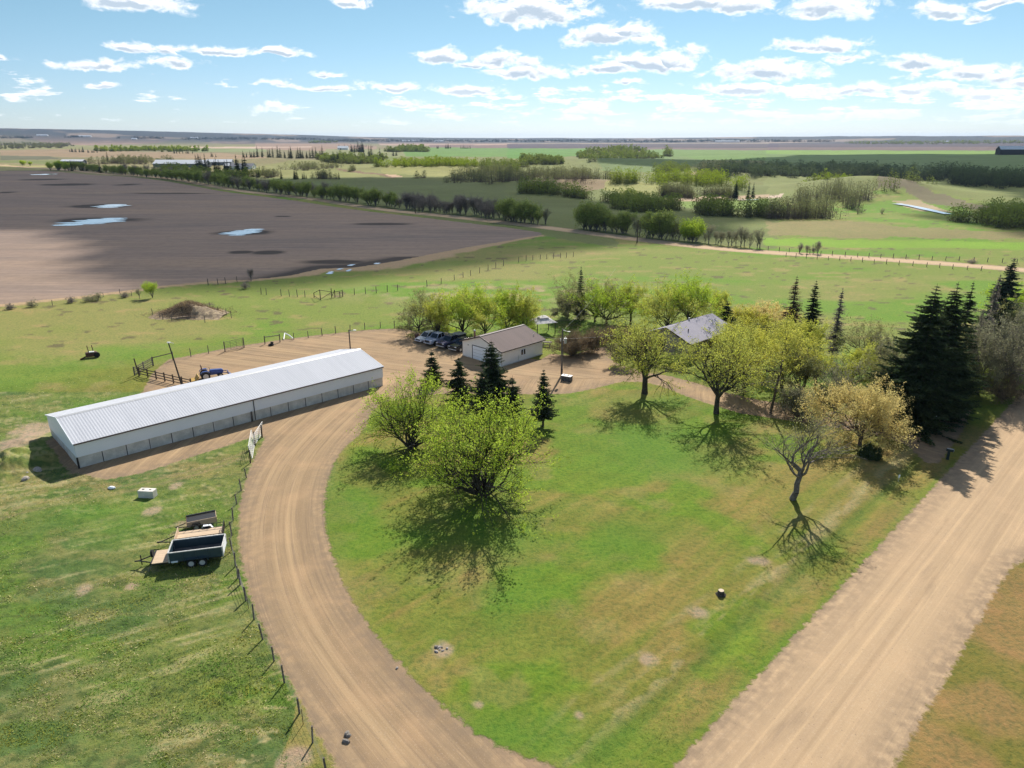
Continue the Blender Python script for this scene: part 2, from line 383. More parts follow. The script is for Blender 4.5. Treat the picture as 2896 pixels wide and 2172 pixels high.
FARZ = [  # far patches: outline in frame points, colour, noisiness of the edge
  ([(0,405),(3000,405),(3000,470),(0,470)], (.17,.16,.095), 0),
  ([r1(0,195),r1(1100,195),r1(2300,200),r1(2300,230),r1(0,235)], (.20,.21,.09), 3),
  ([r1(0,235),r1(560,232),r1(1900,268),r1(2300,300),r1(2300,335),r1(0,285)], (.25,.195,.125), 1),
  ([r1(0,285),r1(420,290),r1(560,325),r1(0,322)], (.10,.115,.075), 1),
  ([r1(700,128),r1(2300,118),r1(2300,185),r1(2000,180),r1(1400,160),r1(900,160)], (.055,.042,.058), .6),
  ([r1(0,120),r1(1500,124),r1(1500,172),r1(720,195),r1(0,160)], (.25,.18,.14), .8),
  ([r1(1650,205),r1(2300,205),r1(2300,222),r1(1650,219)], (.42,.33,.27), .4),
  ([r1(1650,222),r1(2300,222),r1(2300,262),r1(1650,258)], (.17,.22,.10), .8),
  ([r2(0,128),r2(600,140),r2(600,166),r2(0,166)], (.055,.042,.058), .5),
  ([r2(0,168),r2(700,162),r2(1040,205),r2(1040,245),r2(500,250),r2(0,225)], (.24,.175,.135), .8),
  ([r2(0,203),r2(480,203),r2(480,212),r2(0,212)], (.45,.36,.29), .3),
  ([r2(1060,162),r2(2300,170),r2(2300,200),r2(1060,190)], (.34,.25,.20), .4),
  ([r2(1490,190),r2(2300,190),r2(2300,216),r2(1490,216)], (.14,.10,.095), .4),
  ([r2(600,232),r2(1300,240),r2(1300,300),r2(600,300)], (.17,.20,.09), 1),
  ([r2(1270,240),r2(1500,216),r2(2300,212),r2(2300,300),r2(1300,310)], (.085,.20,.035), .8),
  ([r3(-40,180),r3(2300,180),r3(2300,222),r3(-40,218)], (.050,.040,.062), .5),
  ([r3(-40,162),r3(2300,160),r3(2300,178),r3(-40,180)], (.36,.29,.22), .4),
  ([r3(1150,218),r3(2300,224),r3(2300,242),r3(1150,236)], (.12,.09,.095), .3),
  ([r4(0,172),r4(2500,168),r4(2500,212),r4(0,215)], (.050,.040,.062), .5),
  ([r4(0,160),r4(700,160),r4(700,172),r4(0,175)], (.33,.27,.22), .4),
  ([r4(0,212),r4(2500,208),r4(2500,250),r4(0,240)], (.115,.085,.09), .4),
  ([(1000,448),(3000,448),(3000,560),(1000,560)], (.14,.165,.055), 2),
  ([r3(-40,222),r3(720,222),r3(560,300),r3(100,320),r3(-40,310)], (.075,.20,.03), 1),
  ([r3(1150,236),r3(2300,242),r3(2300,340),r3(1500,340),r3(1150,305)], (.10,.20,.045), 1),
  ([r4(-20,240),r4(2500,250),r4(2500,285),r4(-20,335)], (.13,.25,.045), .6),
  ([r4(-20,280),r4(2500,285),r4(2500,440),r4(-20,440)], (.105,.18,.06), .6),
  ([r3(700,300),r3(1500,300),r3(1700,345),r3(1250,430),r3(830,420),r3(560,360)], (.11,.175,.055), 1),
  ([r3(170,350),r3(700,330),r3(800,400),r3(170,400)], (.15,.18,.06), 1),
  ([(-200,455),(800,455),(900,560),(-200,470)], (.20,.19,.10), 2),
  ([r1(-100,365),r1(560,372),r1(420,402),r1(300,415),r1(-100,416)], (.30,.30,.13), .8),
  ([r1(-100,325),r1(600,325),r1(600,370),r1(-100,345)], (.15,.19,.07), 1),
  ([r2(430,345),r2(1130,300),r2(1130,375),r2(1060,480),r2(300,480),r2(0,460),r2(0,380)], (.19,.21,.08), 2),
  ([r2(1080,300),r2(1250,300),r2(1130,380),r2(980,360)], (.14,.185,.06), 1),
  ([r2(1110,378),r2(1250,372),r2(1890,376),r2(1880,440),r2(1560,472),r2(1080,440)], (.22,.235,.085), 1.5),
  ([r2(1110,378),r2(1400,374),r2(1400,380),r2(1110,388)], (.40,.30,.20), .6),
  ([(300,505),(1150,505),(1700,560),(1750,700),(1100,600),(700,545)], (.12,.155,.055), 2),
  ([r3(-50,520),r3(2300,560),r3(2300,900),r3(2300,1080),r3(1500,1030),r3(-50,850)], (.13,.165,.055), 3),
  ([r3(210,520),r3(850,540),r3(880,575),r3(600,600),r3(100,560)], (.20,.155,.095), 3),
  ([r3(820,545),r3(1300,555),r3(1290,640),r3(1100,645),r3(800,590)], (.23,.25,.085), 2),
  ([r3(1430,680),r3(2300,665),r3(2300,750),r3(1500,730)], (.15,.24,.05), 2),
  ([r3(1500,450),r3(1800,460),r3(1800,500),r3(1500,490)], (.25,.21,.11), 2),
  ([r3(1330,655),r3(1700,648),r3(2300,650),r3(2300,668),r3(1700,676),r3(1330,680)], (.42,.33,.23), 1.5),
  ([r2(700,405),r2(900,420),r2(1110,445),r2(1270,465),r2(1200,478),r2(1050,455),r2(850,432),r2(690,412)], (.16,.11,.075), 2),
  ([r2(1110,448),r2(1200,455),r2(1290,475),r2(1180,474)], (.45,.33,.23), 1),
  ([r4(-20,450),r4(1100,450),r4(1400,500),r4(2400,580),r4(2400,760),r4(1500,650),r4(1000,560),r4(-20,600)], (.16,.20,.065), 3),
  ([r4(890,560),r4(1000,522),r4(1110,545),r4(1160,600),r4(1300,630),r4(1500,655),r4(1740,700),r4(2000,740),r4(1900,760),r4(1650,730),r4(1440,715),r4(1300,690),r4(1150,640),r4(960,640)], (.14,.125,.08), 3),
  ([r4(0,590),r4(900,600),r4(900,690),r4(0,690)], (.165,.20,.07), 3),
  ([r4(0,655),r4(120,655),r4(120,672),r4(0,672)], (.5,.42,.34), 1),
  ([r4(1050,690),r4(1300,690),r4(1600,770),r4(1300,760),r4(1150,720)], (.33,.27,.18), 2),
  ([r4(-20,860),r4(700,855),r4(1300,915),r4(2400,970),r4(2400,1010),r4(600,985),r4(-20,960)], (.205,.19,.085), 5),
  ([r4(-20,985),r4(600,1000),r4(2400,1030),r4(2400,1085),r4(600,1070),r4(-20,1050)], (.155,.29,.03), 4),
]
WET = [((.5*(100+440)), 623, 175, 17), (270, 585, 130, 9), (690, 658, 130, 13), (120, 512, 85, 5.5), (190, 526, 90, 5), (360, 527, 45, 3), (15, 549, 40, 4), (470, 548, 160, 3.2), (1085, 634, 110, 6), (680, 713, 50, 8), (760, 714, 60, 10), (960, 740, 130, 11), (800, 612, 30, 3)]
WET = [(G(x - 0, y), (G(x + w, y)[0] - G(x, y)[0]), abs(G(x, y - h)[1] - G(x, y)[1]) * .62) for x, y, w, h in WET]
LUSH = [(ro(1400,940), 9, 7), (ro(1460,1000), 8, 5), (ro(1230,1160), 9, 5), (ro(1500,870), 14, 3.5), (ro(300,940), 12, 5), (ro(250,1120), 9, 5), (ro(480,870), 20, 8), (ro(1050,1290), 5, 6),(ro(760,1080),4,9),(ro(1000,1130),8,7),(ro(1150,1590),8,2),
        (ro(1700,575), 45, 12), (ro(950,690), 20, 5), (ro(200,760), 30, 10), (ro(650,700), 30, 5), (ro(1900,800), 25, 6), (ro(2000,690), 60, 9), (ro(1000,600), 40, 14)]
BARE = [(ro(1640,1210), 1.1), (ro(1510,1322), .9), (ro(1395,1425), .8), (ro(1252,1545), .6), (ro(955,1402), .9), (ro(380,1050), .8), (ro(325,1105), 1.1), (ro(395,1130), .9), (ro(370,1155),.7), (ro(60,955), 4), (ro(95,925), 3.5), (ro(20,960), 3.0), (ro(1035,1525), .5),(ro(285,1265),.6),(ro(180,1275),.8),(ro(650,1635),1.2)]

def paint(X, Y, PX, PY):
    D = np.hypot(X, Y); n = X.shape
    col = np.zeros((n[0], 3)); def_c = lambda c: np.array(c)[None, :]
    lush, grass, olive, tan, dull = map(def_c, [(.100,.190,.026), (.140,.200,.034), (.175,.180,.036), (.27,.215,.095), (.090,.150,.045)])
    def mx(a, b, f): return a * (1 - f[:, None]) + b * f[:, None]
    f1 = fbm(X / 14, Y / 14, 1, 4); f2 = fbm(X / 5, Y / 5, 11, 4); f3 = fbm(X / 38, Y / 24, 21, 3); f4 = fbm(X / 1.6, Y / 1.6, 31, 3)
    col = mx(np.repeat(grass, len(X), 0), olive, sst(.42, .66, f3)); col = mx(col, lush, sst(.50, .68, f1) * .65); col = mx(col, tan, sst(.54, .74, f2) * .55)
    # rough pasture, lower left: bluish green with dry thatch
    a, _, sd_ = seg_dist(X, Y, [G(*ro(*p)) for p in [(728,1700),(648,1514),(557,1337),(514,1160),(532,1030),(560,950),(400,980),(150,1050),(60,900)]], False)
    left = (sst(-30, -20, -np.abs(X + 45) * 0 - 25 + 0 * X) * 0 + ((X < -13) & (Y < 92))).astype(float)
    left = left * (X < (-13 - (Y - 33) * .16)).astype(float)
    pc = mx(np.repeat(def_c((.145,.190,.050)), len(X), 0), dull, sst(.42, .62, f1)); pc = mx(pc, tan, sst(.47, .66, fbm(X / 3.1, Y / 1.9, 41, 4)) * sst(.35, .65, f3 * .6 + f1 * .4) * .72)
    pc = mx(pc, lush, sst(.56, .7, fbm(X / 7, Y / 4, 43, 3)) * .7)
    pc = mx(pc, dull * .62, sst(.56, .72, fbm(X / .9, Y / .55, 45, 3)) * .75); pc = mx(pc, def_c((.36, .33, .17)), sst(.60, .76, fbm(X / .8 + Y / 1.4, Y / .45, 47, 3)) * .7 * sst(.40, .60, f2 * .5 + f3 * .5))
    sw = fbm((X * .9 + Y * .45) / 5 + 1.6 * fbm(X / 7, Y / 7, 141, 2), (Y * .9 - X * .45) / .55, 143, 4); pc = mx(pc, def_c((.33, .32, .16)), sst(.55, .70, sw) * .6 * sst(.38, .56, fbm(X / 6, Y / 5, 145, 2))); pc = mx(pc, def_c((.05, .10, .025)), sst(.44, .34, sw) * .35)
    # two faint wheel tracks from the barn corner into the pasture
    for off in (0, 1.7):
        tk = smooth_poly([(G(*ro(*p))[0], G(*ro(*p))[1] - off) for p in [(30, 1100), (180, 1062), (330, 1040), (470, 1000), (530, 975)]], 2); td, _, _ = seg_dist(X, Y, tk, False); pc = mx(pc, def_c((.24, .20, .11)), np.exp(-(td / .28) ** 2) * .6)
    col = mx(col, pc, left)
    # mown lawn: golden olive towards the road, streaked along it
    lw = sd_poly(X, Y, W(LAWN)); m = sst(-1.5, 1.5, lw)
    rd = np.array(ROAD_L[0]) - np.array(ROAD_L[1]); rd /= np.linalg.norm(rd)
    u = X * rd[1] - Y * rd[0]; v = X * rd[0] + Y * rd[1]
    st = fbm(u / .9, v / 22, 51, 3)
    lc = mx(np.repeat(def_c((.150,.180,.034)), len(X), 0), def_c((.222,.192,.056)), sst(.40, .64, f1 * .55 + st * .45)); lc = mx(lc, def_c((.10,.20,.016)), sst(.50, .66, fbm(X / 8, Y / 6, 61, 4)) * .8)
    lc = mx(lc, tan, sst(.56, .74, fbm(X / 3, Y / 3, 63, 4)) * .35)
    u0 = ROAD_L[1][0] * rd[1] - ROAD_L[1][1] * rd[0]
    verge = np.exp(-((u - u0 + 4.6) / .8) ** 2) * sst(.35, .6, fbm(u / .8, v / 2.5, 71, 3)); lc = mx(lc, def_c((.28,.26,.12)), verge * .9); lc = mx(lc, def_c((.10,.165,.03)), np.exp(-((u - u0 + 3.3) / .5) ** 2) * .6); lc = mx(lc, def_c((.26,.25,.11)), np.exp(-((u - u0 + 6.9) / .35) ** 2) * .5 * sst(.35, .6, fbm(u / .8, v / 3, 73, 3)))
    lc = lc * (.84 + .32 * fbm(X / .5, Y / .4, 65, 3))[:, None] * (1 + .04 * np.sign(np.sin(u * 2 * np.pi / 2.6)))[:, None]
    v2 = np.exp(-((u - u0 + 1.2) / 1.1) ** 2); lc = mx(lc, def_c((.21,.165,.06)), v2 * .6 * sst(.35,.6,f2))
    lc = mx(lc, def_c((.10,.19,.02)), np.exp(-((u - u0 + .15) / .35) ** 2) * .8 * sst(.3,.55,f4))
    col = mx(col, lc, m)
    for (p, a_, b_) in LUSH:
        c = G(*p); col = mx(col, lush * np.array([.95, 1.05, 1.0]), np.exp(-((X - c[0]) / a_) ** 2 - ((Y - c[1]) / b_) ** 2) * sst(.28, .58, f2 * .5 + f1 * .5) * .85)
    # right of the road
    rr = ((X - ROAD_R[1][0]) * rd[1] - (Y - ROAD_R[1][1]) * rd[0]) > 0
    rc = mx(np.repeat(def_c((.150,.150,.034)), len(X), 0), def_c((.23,.17,.065)), sst(.4, .65, f2)); rc = mx(rc, lush, sst(.55, .7, f1) * .5); col = mx(col, rc, rr.astype(float) * (Y < 90))
    for (p, r_) in BARE:
        c = G(*p); col = mx(col, def_c((.33,.27,.19)), .8 * sst(.95, .25, np.hypot(X - c[0], (Y - c[1])) / r_ + (f4 - .5) * 1.6))
    # pasture between yard and far road
    mid = sst(118, 135, D) ; mc = mx(np.repeat(def_c((.155,.215,.045)), len(X), 0), def_c((.215,.22,.075)), sst(.44, .68, f3) * .8); mc = mc * .96; mc = mx(mc, def_c((.10,.22,.02)), sst(.52, .66, fbm(X / 40, Y / 18, 81, 4)) * .8)
    mc = mx(mc, tan * 1.05, sst(.62, .74, fbm(X / 6, Y / 3, 83, 4)) * .5); mc = mx(mc, def_c((.10,.09,.05)), sst(.70, .78, fbm(X / 3.2, Y / 2.0, 85, 3)) * .8); col = mx(col, mc, mid)
    # dry verge of the ploughed field
    fe, _, _ = seg_dist(X, Y, FIELD[11:], False); wv = 1.6 + 2.2 * fbm(X / 9, Y / 9, 91, 3) + 5 * sst(5, -25, X) * sst(-60, -30, X)
    dry = sst(1.25, .8, fe / wv + (f2 - .5) * .8) * sst(380, 330, D); col = mx(col, def_c((.36,.275,.165)), dry)
    e2 = np.exp(-((X + 5) / 26) ** 2 - ((Y - 158) / 9) ** 2) * sst(.38, .6, f2); col = mx(col, def_c((.33,.27,.165)), e2)
    # far patchwork
    jx = (fbm(PX / 40, PY / 6, 101, 3) - .5); jy = (fbm(PX / 55 + 9, PY / 7, 103, 3) - .5)
    farm = PY < 728
    for (poly, c, nz) in FARZ:
        xs = [p[0] for p in poly]; ys = [p[1] for p in poly]
        mm = farm & (PX > min(xs) - 30) & (PX < max(xs) + 30) & (PY > min(ys) - 8) & (PY < max(ys) + 8)
        if not mm.any(): continue
        i = np.where(mm)[0]; ii = inside(PX[i] + jx[i] * nz * 9, PY[i] + jy[i] * nz * 2.2, poly); i = i[ii]
        # keep out of the land south of the far road
        col[i] = .12 * col[i] + .88 * np.array(c)[None, :] * (.82 + .36 * fbm(X[i] / 55, Y[i] / 28, 107, 4))[:, None] * (.9 + .2 * fbm(X[i] / 11, Y[i] / 9, 109, 2))[:, None]
    hb = PY < 411; st_ = fbm(PX / 130, PY / 1.6, 121, 3); i = np.where(hb)[0]
    hc = mx(np.repeat(def_c((.030, .042, .050)), len(i), 0), def_c((.17, .145, .12)), sst(.56, .64, st_[i])); w_ = sst(411, 404, PY[i]); col[i] = mx(col[i], hc, w_)
    k_ = (D < 118)[:, None]; col = np.where(k_, col * (.80 + .20 * fbm(X / 2.2, Y / 2.2, 131, 4))[:, None], col)
    return col, u, v

def build_ground():
    ys = np.concatenate([np.arange(2420, 1000, -4.2), np.arange(1000, 700, -3.2), np.arange(700, 470, -2.0), np.arange(470, 412, -.8), np.arange(412, 398.2, -.35)])
    xs = np.arange(-560, 3460, 4.0)
    nx, ny = len(xs), len(ys)
    PX, PY = np.meshgrid(xs, ys); a = (PX - CX) / FL; b = (PY - CY) / FL
    dy = math.cos(PITCH) - b * math.sin(PITCH); dz = -math.sin(PITCH) - b * math.cos(PITCH); t = -CH / dz
    X = (a * t).ravel(); Y = (dy * t).ravel(); PX = PX.ravel(); PY = PY.ravel()
    jit = sst(200, 60, np.hypot(X, Y)) * .06
    X = X + (_h(np.arange(len(X)), np.zeros(len(X), int), 3) - .5) * jit; Y = Y + (_h(np.arange(len(X)), np.ones(len(X), int), 4) - .5) * jit
    col, u, v = paint(X, Y, PX, PY)
    near = np.hypot(X, Y) < 420
    drv = sd_poly(X, Y, W(DRIVE))
    # the road: a straight strip
    r0 = np.array(ROAD_L[1]); rd = np.array(ROAD_L[0]) - r0; rd /= np.linalg.norm(rd)
    ul = (X - r0[0]) * rd[1] - (Y - r0[1]) * rd[0]; q = np.array(ROAD_R[1]) - r0; ur = q[0] * rd[1] - q[1] * rd[0]
    q2 = np.array(ROAD_R[0]) - r0; ur2 = q2[0] * rd[1] - q2[1] * rd[0]; vl = (X - r0[0]) * rd[0] + (Y - r0[1]) * rd[1]; vq = q2[0] * rd[0] + q2[1] * rd[1]
    flare = 9 * sst(vq - 6, vq + 14, vl)
    road = np.minimum(ul, (max(ur, ur2) + flare) - ul); road[np.hypot(X, Y) > 180] = -50
    fd, fal, fs = seg_dist(X, Y, smooth_poly(FARROAD, 2), False)
    frd = (4.0 + 1.6 * sst(300, 900, np.hypot(X, Y))) - fd; frd[(fd > 60)] = -60
    # narrow approach from the far road and the field
    fld = sd_poly(X, Y, FIELD, 30)
    fsm = smooth_poly(W(DRIVE)[:14], 1)
    # centreline of the driveway for tyre streaks
    CL = smooth_poly([GO(*p) for p in [(1000,1760),(900,1640),(760,1480),(655,1330),(612,1200),(610,1090),(640,1000),(700,930),(780,860),(860,790),(930,750)]], 3)
    cd, cal, cs = seg_dist(X, Y, CL, False); cu = cd * cs
    wroad = sst(-2, 2, road - drv)
    U = np.where(road > drv - .5, ul, cu); Vv = np.where(road > drv - .5, vl, cal)
    yard = (Y > 98) & (road < drv); U = np.where(yard, X * .35 + Y * .94, U); Vv = np.where(yard, X * .94 - Y * .35, Vv)
    U = np.where(frd > -3, fd * fs, U); Vv = np.where(frd > -3, fal, Vv)
    Zh = hz(X, Y)
    rough = sst(.2, -1.2, np.maximum(drv, road))
    leftp = (X < (-13 - (Y - 33) * .16)) & (Y < 110)
    Zh = Zh + rough * sst(260, 120, np.hypot(X, Y)) * (np.where(leftp, .16, .05) * (fbm(X / 1.1, Y / 1.1, 201, 3) - .5) + .25 * (fbm(X / 9, Y / 9, 203, 2) - .5))
    # the road stands slightly proud and crowned, ditch beside it
    Zh = Zh + .06 * sst(-.5, 1.5, road) - .22 * np.exp(-((ul + 3.0) / 1.3) ** 2) * (np.hypot(X, Y) < 170) * sst(-.6, -1.4, drv)
    # earth heaps left of the barn and along the drive fence
    for (p, r_, h_) in [(ro(35,995), 3.2, .8), (ro(70,960), 2.2, .45), (ro(5,1015), 2.5, .7), (ro(110,985), 1.7, .3)]:
        c = G(*p); Zh = Zh + h_ * np.exp(-((X - c[0]) ** 2 + (Y - c[1]) ** 2) / r_ ** 2) * (.5 + fbm(X / .8, Y / .8, 211, 3))
    wet = np.zeros(len(X))
    for (c, a_, b_) in WET: wet = np.maximum(wet, sst(1.1, .2, np.hypot((X - c[0]) / (a_ * .9), (Y - c[1]) / b_) + (fbm(X / 14, Y / 14, 213, 4) - .5) * .7))
    edge = np.exp(-(np.abs(fld) / 6) ** 2) * sst(-75, -50, X) * sst(30, -10, X) * (Y < 210); wet = np.maximum(wet, edge * .9)
    V = np.stack([X, Y, Zh], 1)
    idx = np.arange(nx * ny).reshape(ny, nx)
    F = np.stack([idx[:-1, :-1], idx[:-1, 1:], idx[1:, 1:], idx[1:, :-1]], -1).reshape(-1, 4)
    def fm(a_): return a_[F].mean(1)
    zr, zd, zf, zfr = fm(road), fm(drv), fm(fld), fm(frd)
    zone = np.zeros(len(F), int); zone[zf > 0] = 3; zone[zfr > 0] = 4; zone[zd > 0] = 1; zone[zr > 0] = 2
    mat = terrain_mat()
    for k, nm in enumerate(['ground', 'gravel_driveway', 'gravel_road', 'ploughed_field', 'distant_road']):
        f = F[zone == k]; used = np.unique(f); rm = np.full(len(V), -1); rm[used] = np.arange(len(used)); f = rm[f]
        vv = V[used]
        if k == 0:   # the same sheet runs on, coarsely, behind and beside the camera
            B = 16000; n0 = len(vv)
            ex = np.array([(-B, -B, -.5), (B, -B, -.5), (B, B, -.5), (-B, B, -.5)]); vv = np.vstack([vv, ex])
            o = npmesh(nm, vv, [f, np.array([[n0, n0 + 1, n0 + 2, n0 + 3]])], mat, smooth=True)
        else: o = npmesh(nm, vv, f, mat, smooth=True)
        me = o.data; nv = len(vv)
        def pad(a_, d=0.0):
            r = np.full((nv,) + a_.shape[1:], d, dtype=np.float32); r[:len(used)] = a_[used]; return r
        cc = np.ones((nv, 4), np.float32); cc[:, :3] = (.15, .17, .05); cc[:len(used), :3] = col[used]
        ca = me.attributes.new('col', 'FLOAT_COLOR', 'POINT'); ca.data.foreach_set('color', cc.ravel())
        gm = np.stack([np.maximum(np.maximum(drv, road), frd), fld, wet], 1)
        za = me.attributes.new('zone', 'FLOAT_VECTOR', 'POINT'); za.data.foreach_set('vector', np.clip(pad(gm, -50.), -50, 50).astype(np.float32).ravel())
        uv = np.stack([U, Vv, np.where(frd > -2, 1.6, np.where(road > drv, 1.0, 0.0))], 1)
        ua = me.attributes.new('lane', 'FLOAT_VECTOR', 'POINT'); ua.data.foreach_set('vector', pad(uv).ravel())
        tag(o, kind='structure')
    return

def terrain_mat():
    m, nt = newmat('earth_and_grass'); s = N(nt)
    pos = s.n('ShaderNodeNewGeometry').outputs['Position']
    col = s.attr('col').outputs['Color']
    zn = s.n('ShaderNodeSeparateXYZ'); nt.links.new(s.attr('zone').outputs['Vector'], zn.inputs[0])
    ln = s.attr('lane').outputs['Vector']; lx = s.n('ShaderNodeSeparateXYZ'); nt.links.new(ln, lx.inputs[0])
    # grass
    n1 = s.noise(pos, 2.6, 5, .7); n2 = s.noise(pos, .55, 4, .6); n3 = s.noise(pos, 9.0, 3, .7)
    g = s.mix(s.ramp(n1, .3, .7), col, s.mix(1.0, col, (1.32, 1.12, 1.05), 'MULTIPLY'))
    g = s.mix(s.ramp(n1, .52, .36), g, s.mix(1.0, col, (.74, .82, .80), 'MULTIPLY'))
    g = s.mix(s.ramp(n2, .5, .70, 0, .55), g, s.mix(1.0, col, (1.45, 1.12, 1.25), 'MULTIPLY'))
    g = s.mix(s.ramp(n3, .62, .74, 0, .8), g, s.mix(1.0, g, (1.7, 1.45, 1.9), 'MULTIPLY'))
    g = s.mix(s.ramp(n3, .40, .28, 0, .8), g, s.mix(1.0, g, (.62, .68, .66), 'MULTIPLY'))
    # gravel with lanes along its run
    st1 = s.noise(s.map(ln, (.8, .022, 0)), 1.0, 6, .66, .25); st2 = s.noise(s.map(ln, (3.6, .06, 0)), 1.0, 4, .6, .2)
    gn = s.noise(pos, 8, 4, .75); gl = s.noise(pos, .25, 3, .6)
    gr = s.mix(s.ramp(st1, .40, .60), (.36, .256, .150), (.255, .180, .108))
    gr = s.mix(s.ramp(st2, .50, .64, 0, .6), gr, (.205, .145, .098))
    gr = s.mix(s.ramp(gl, .45, .65, 0, .5), gr, (.40, .268, .155))
    gr = s.mix(s.ramp(lx.outputs[2], 0, 1.6, 0, .80), gr, (.52, .378, .240))
    gr = s.mix(s.ramp(gn, .56, .74, 0, .5), gr, (.56, .46, .36)); gr = s.mix(s.ramp(gn, .42, .28, 0, .5), gr, (.24, .175, .13))
    vo = s.n('ShaderNodeTexVoronoi'); s.put(vo, 'Vector', pos); vo.inputs['Scale'].default_value = 2.2; gr = s.mix(s.ramp(vo.outputs[0], .10, .05, 0, .7), gr, (.17, .13, .10)); gr = s.mix(s.ramp(s.noise(s.map(ln, (.45, .08, 0)), 1, 5, .7), .56, .70, 0, .45), gr, (.225, .165, .115))
    wt = s.noise(s.map(ln, (2.2, .012, 0)), 1.0, 3, .55, .15); gr = s.mix(s.ramp(wt, .54, .62, 0, .38), gr, s.mix(1.0, gr, (1.28, 1.26, 1.22), 'MULTIPLY')); gr = s.mix(s.ramp(wt, .45, .37, 0, .36), gr, s.mix(1.0, gr, (.74, .72, .70), 'MULTIPLY'))
    edge = s.ramp(zn.outputs[0], .1, 2.4, 1, 0); gr = s.mix(s.math('MULTIPLY', edge, s.ramp(s.noise(pos, 1.3, 4), .35, .6, .1, .8)), gr, (.20, .150, .105))
    gm = s.ramp(s.math('ADD', zn.outputs[0], s.math('MULTIPLY', s.math('SUBTRACT', s.noise(pos, 1.7, 5, .65), .5), 1.3)), -.12, .12)
    # ploughed soil
    so = s.mix(s.ramp(s.noise(s.map(pos, (.008, .05, 1), (0, 0, R(-14))), 1, 5, .6, .4), .35, .65), (.275, .203, .160), (.200, .158, .136))
    so = s.mix(s.ramp(s.noise(s.map(pos, (.03, .55, 1), (0, 0, R(-9))), 1, 5, .7), .48, .62, 0, .7), so, (.34, .25, .20))
    so = s.mix(s.ramp(s.noise(s.map(pos, (.004, .02, 1), (0, 0, R(20))), 1, 3, .6), .5, .66, 0, .5), so, (.35, .25, .175))
    so = s.mix(s.ramp(s.noise(pos, .35, 5, .7), .45, .7, 0, .35), so, (.145, .112, .095))
    so = s.mix(s.ramp(zn.outputs[2], 0, .55, 0, .9), so, (.042, .035, .032))
    fm = s.ramp(s.math('ADD', zn.outputs[1], s.math('MULTIPLY', s.math('SUBTRACT', s.noise(pos, .5, 5, .65), .5), 3.0)), -.25, .25)
    c = s.mix(gm, s.mix(fm, g, so), gr)
    b = s.n('ShaderNodeBsdfPrincipled'); s.put(b, 'Base Color', c); b.inputs['Roughness'].default_value = .95; b.inputs['Specular IOR Level'].default_value = .12
    hh = s.math('ADD', s.math('MULTIPLY', n1, .6), s.math('MULTIPLY', n3, .25))
    hg = s.math('ADD', s.math('MULTIPLY', st1, .35), s.math('MULTIPLY', gn, .05))
    hm = s.n('ShaderNodeMix', data_type='FLOAT'); s.put(hm, 0, gm); s.put(hm, 2, hh); s.put(hm, 3, hg)
    s.put(b, 'Normal', s.bump(hm.outputs[0], .7, .22))
    s.out(b.outputs[0]); return m
build_ground()

def water_mat():
    if 'water' in MATS: return MATS['water']
    m, nt = newmat('water'); s = N(nt); pos = s.n('ShaderNodeNewGeometry').outputs['Position']
    b = s.n('ShaderNodeBsdfPrincipled'); b.inputs['Base Color'].default_value = (.62, .64, .69, 1); b.inputs['Roughness'].default_value = .09; b.inputs['Specular IOR Level'].default_value = 1.0; b.inputs['IOR'].default_value = 1.33
    s.put(b, 'Normal', s.bump(s.noise(pos, .8, 3), .05, .05)); s.out(b.outputs[0]); MATS['water'] = m; return m
rng = np.random.default_rng(7)
def pond(cx, cy, w, h, nst, name='water', tilt=.2, seed=0):
    """standing water in the furrows: a run of long slivers joined side by side"""
    r = np.random.default_rng(seed); c = G(cx, cy); wx = (G(cx + w, cy)[0] - c[0]); hy = abs(G(cx, cy - h)[1] - G(cx, cy + h)[1]) / 2
    V = []; F = []
    for k in range(nst):
        t = (k + .5) / nst * 2 - 1; half = wx * math.sqrt(max(.05, 1 - t * t)) * r.uniform(.75, 1.05); yy = c[1] + t * hy; th = hy / nst * r.uniform(.75, 1.35)
        off = r.uniform(-.18, .18) * wx + t * wx * tilt; n = 14; top = []; bot = []
        for i in range(n + 1):
            s_ = i / n * 2 - 1; x = c[0] + off + s_ * half; e = (1 - abs(s_) ** 3) * th; y0 = yy + s_ * half * .06 + r.normal(0, th * .08)
            top.append((x, y0 + e, .03)); bot.append((x, y0 - e, .03))
        b0 = len(V); V += top + bot
        for i in range(n): F.append((b0 + n + 1 + i, b0 + n + 2 + i, b0 + i + 1, b0 + i))
    for i, v in enumerate(V): V[i] = (v[0], v[1], .07 + .0 * i + hz1(v[0], v[1]))
    o = npmesh(name, V, np.array(F), water_mat()); tag(o, kind='structure'); return o
pond(273, 627, 92, 11, 7, tilt=.25, seed=1); pond(312, 585, 56, 5, 4, tilt=-.2, seed=2); pond(692, 657, 58, 9.5, 6, tilt=.1, seed=3); pond(126, 496.5, 33, 1.8, 2, seed=4)
for i, (x, y, w, h) in enumerate([r2(640, 1290) + (12, 3.5), r2(720, 1258) + (10, 2), r2(825, 1222) + (13, 2), r2(800, 1268) + (8, 2.5), r2(1045, 1209) + (11, 1.8), r2(1815, 658) + (14, .8)]): pond(x, y, w, h, 2, tilt=.1, seed=10 + i)
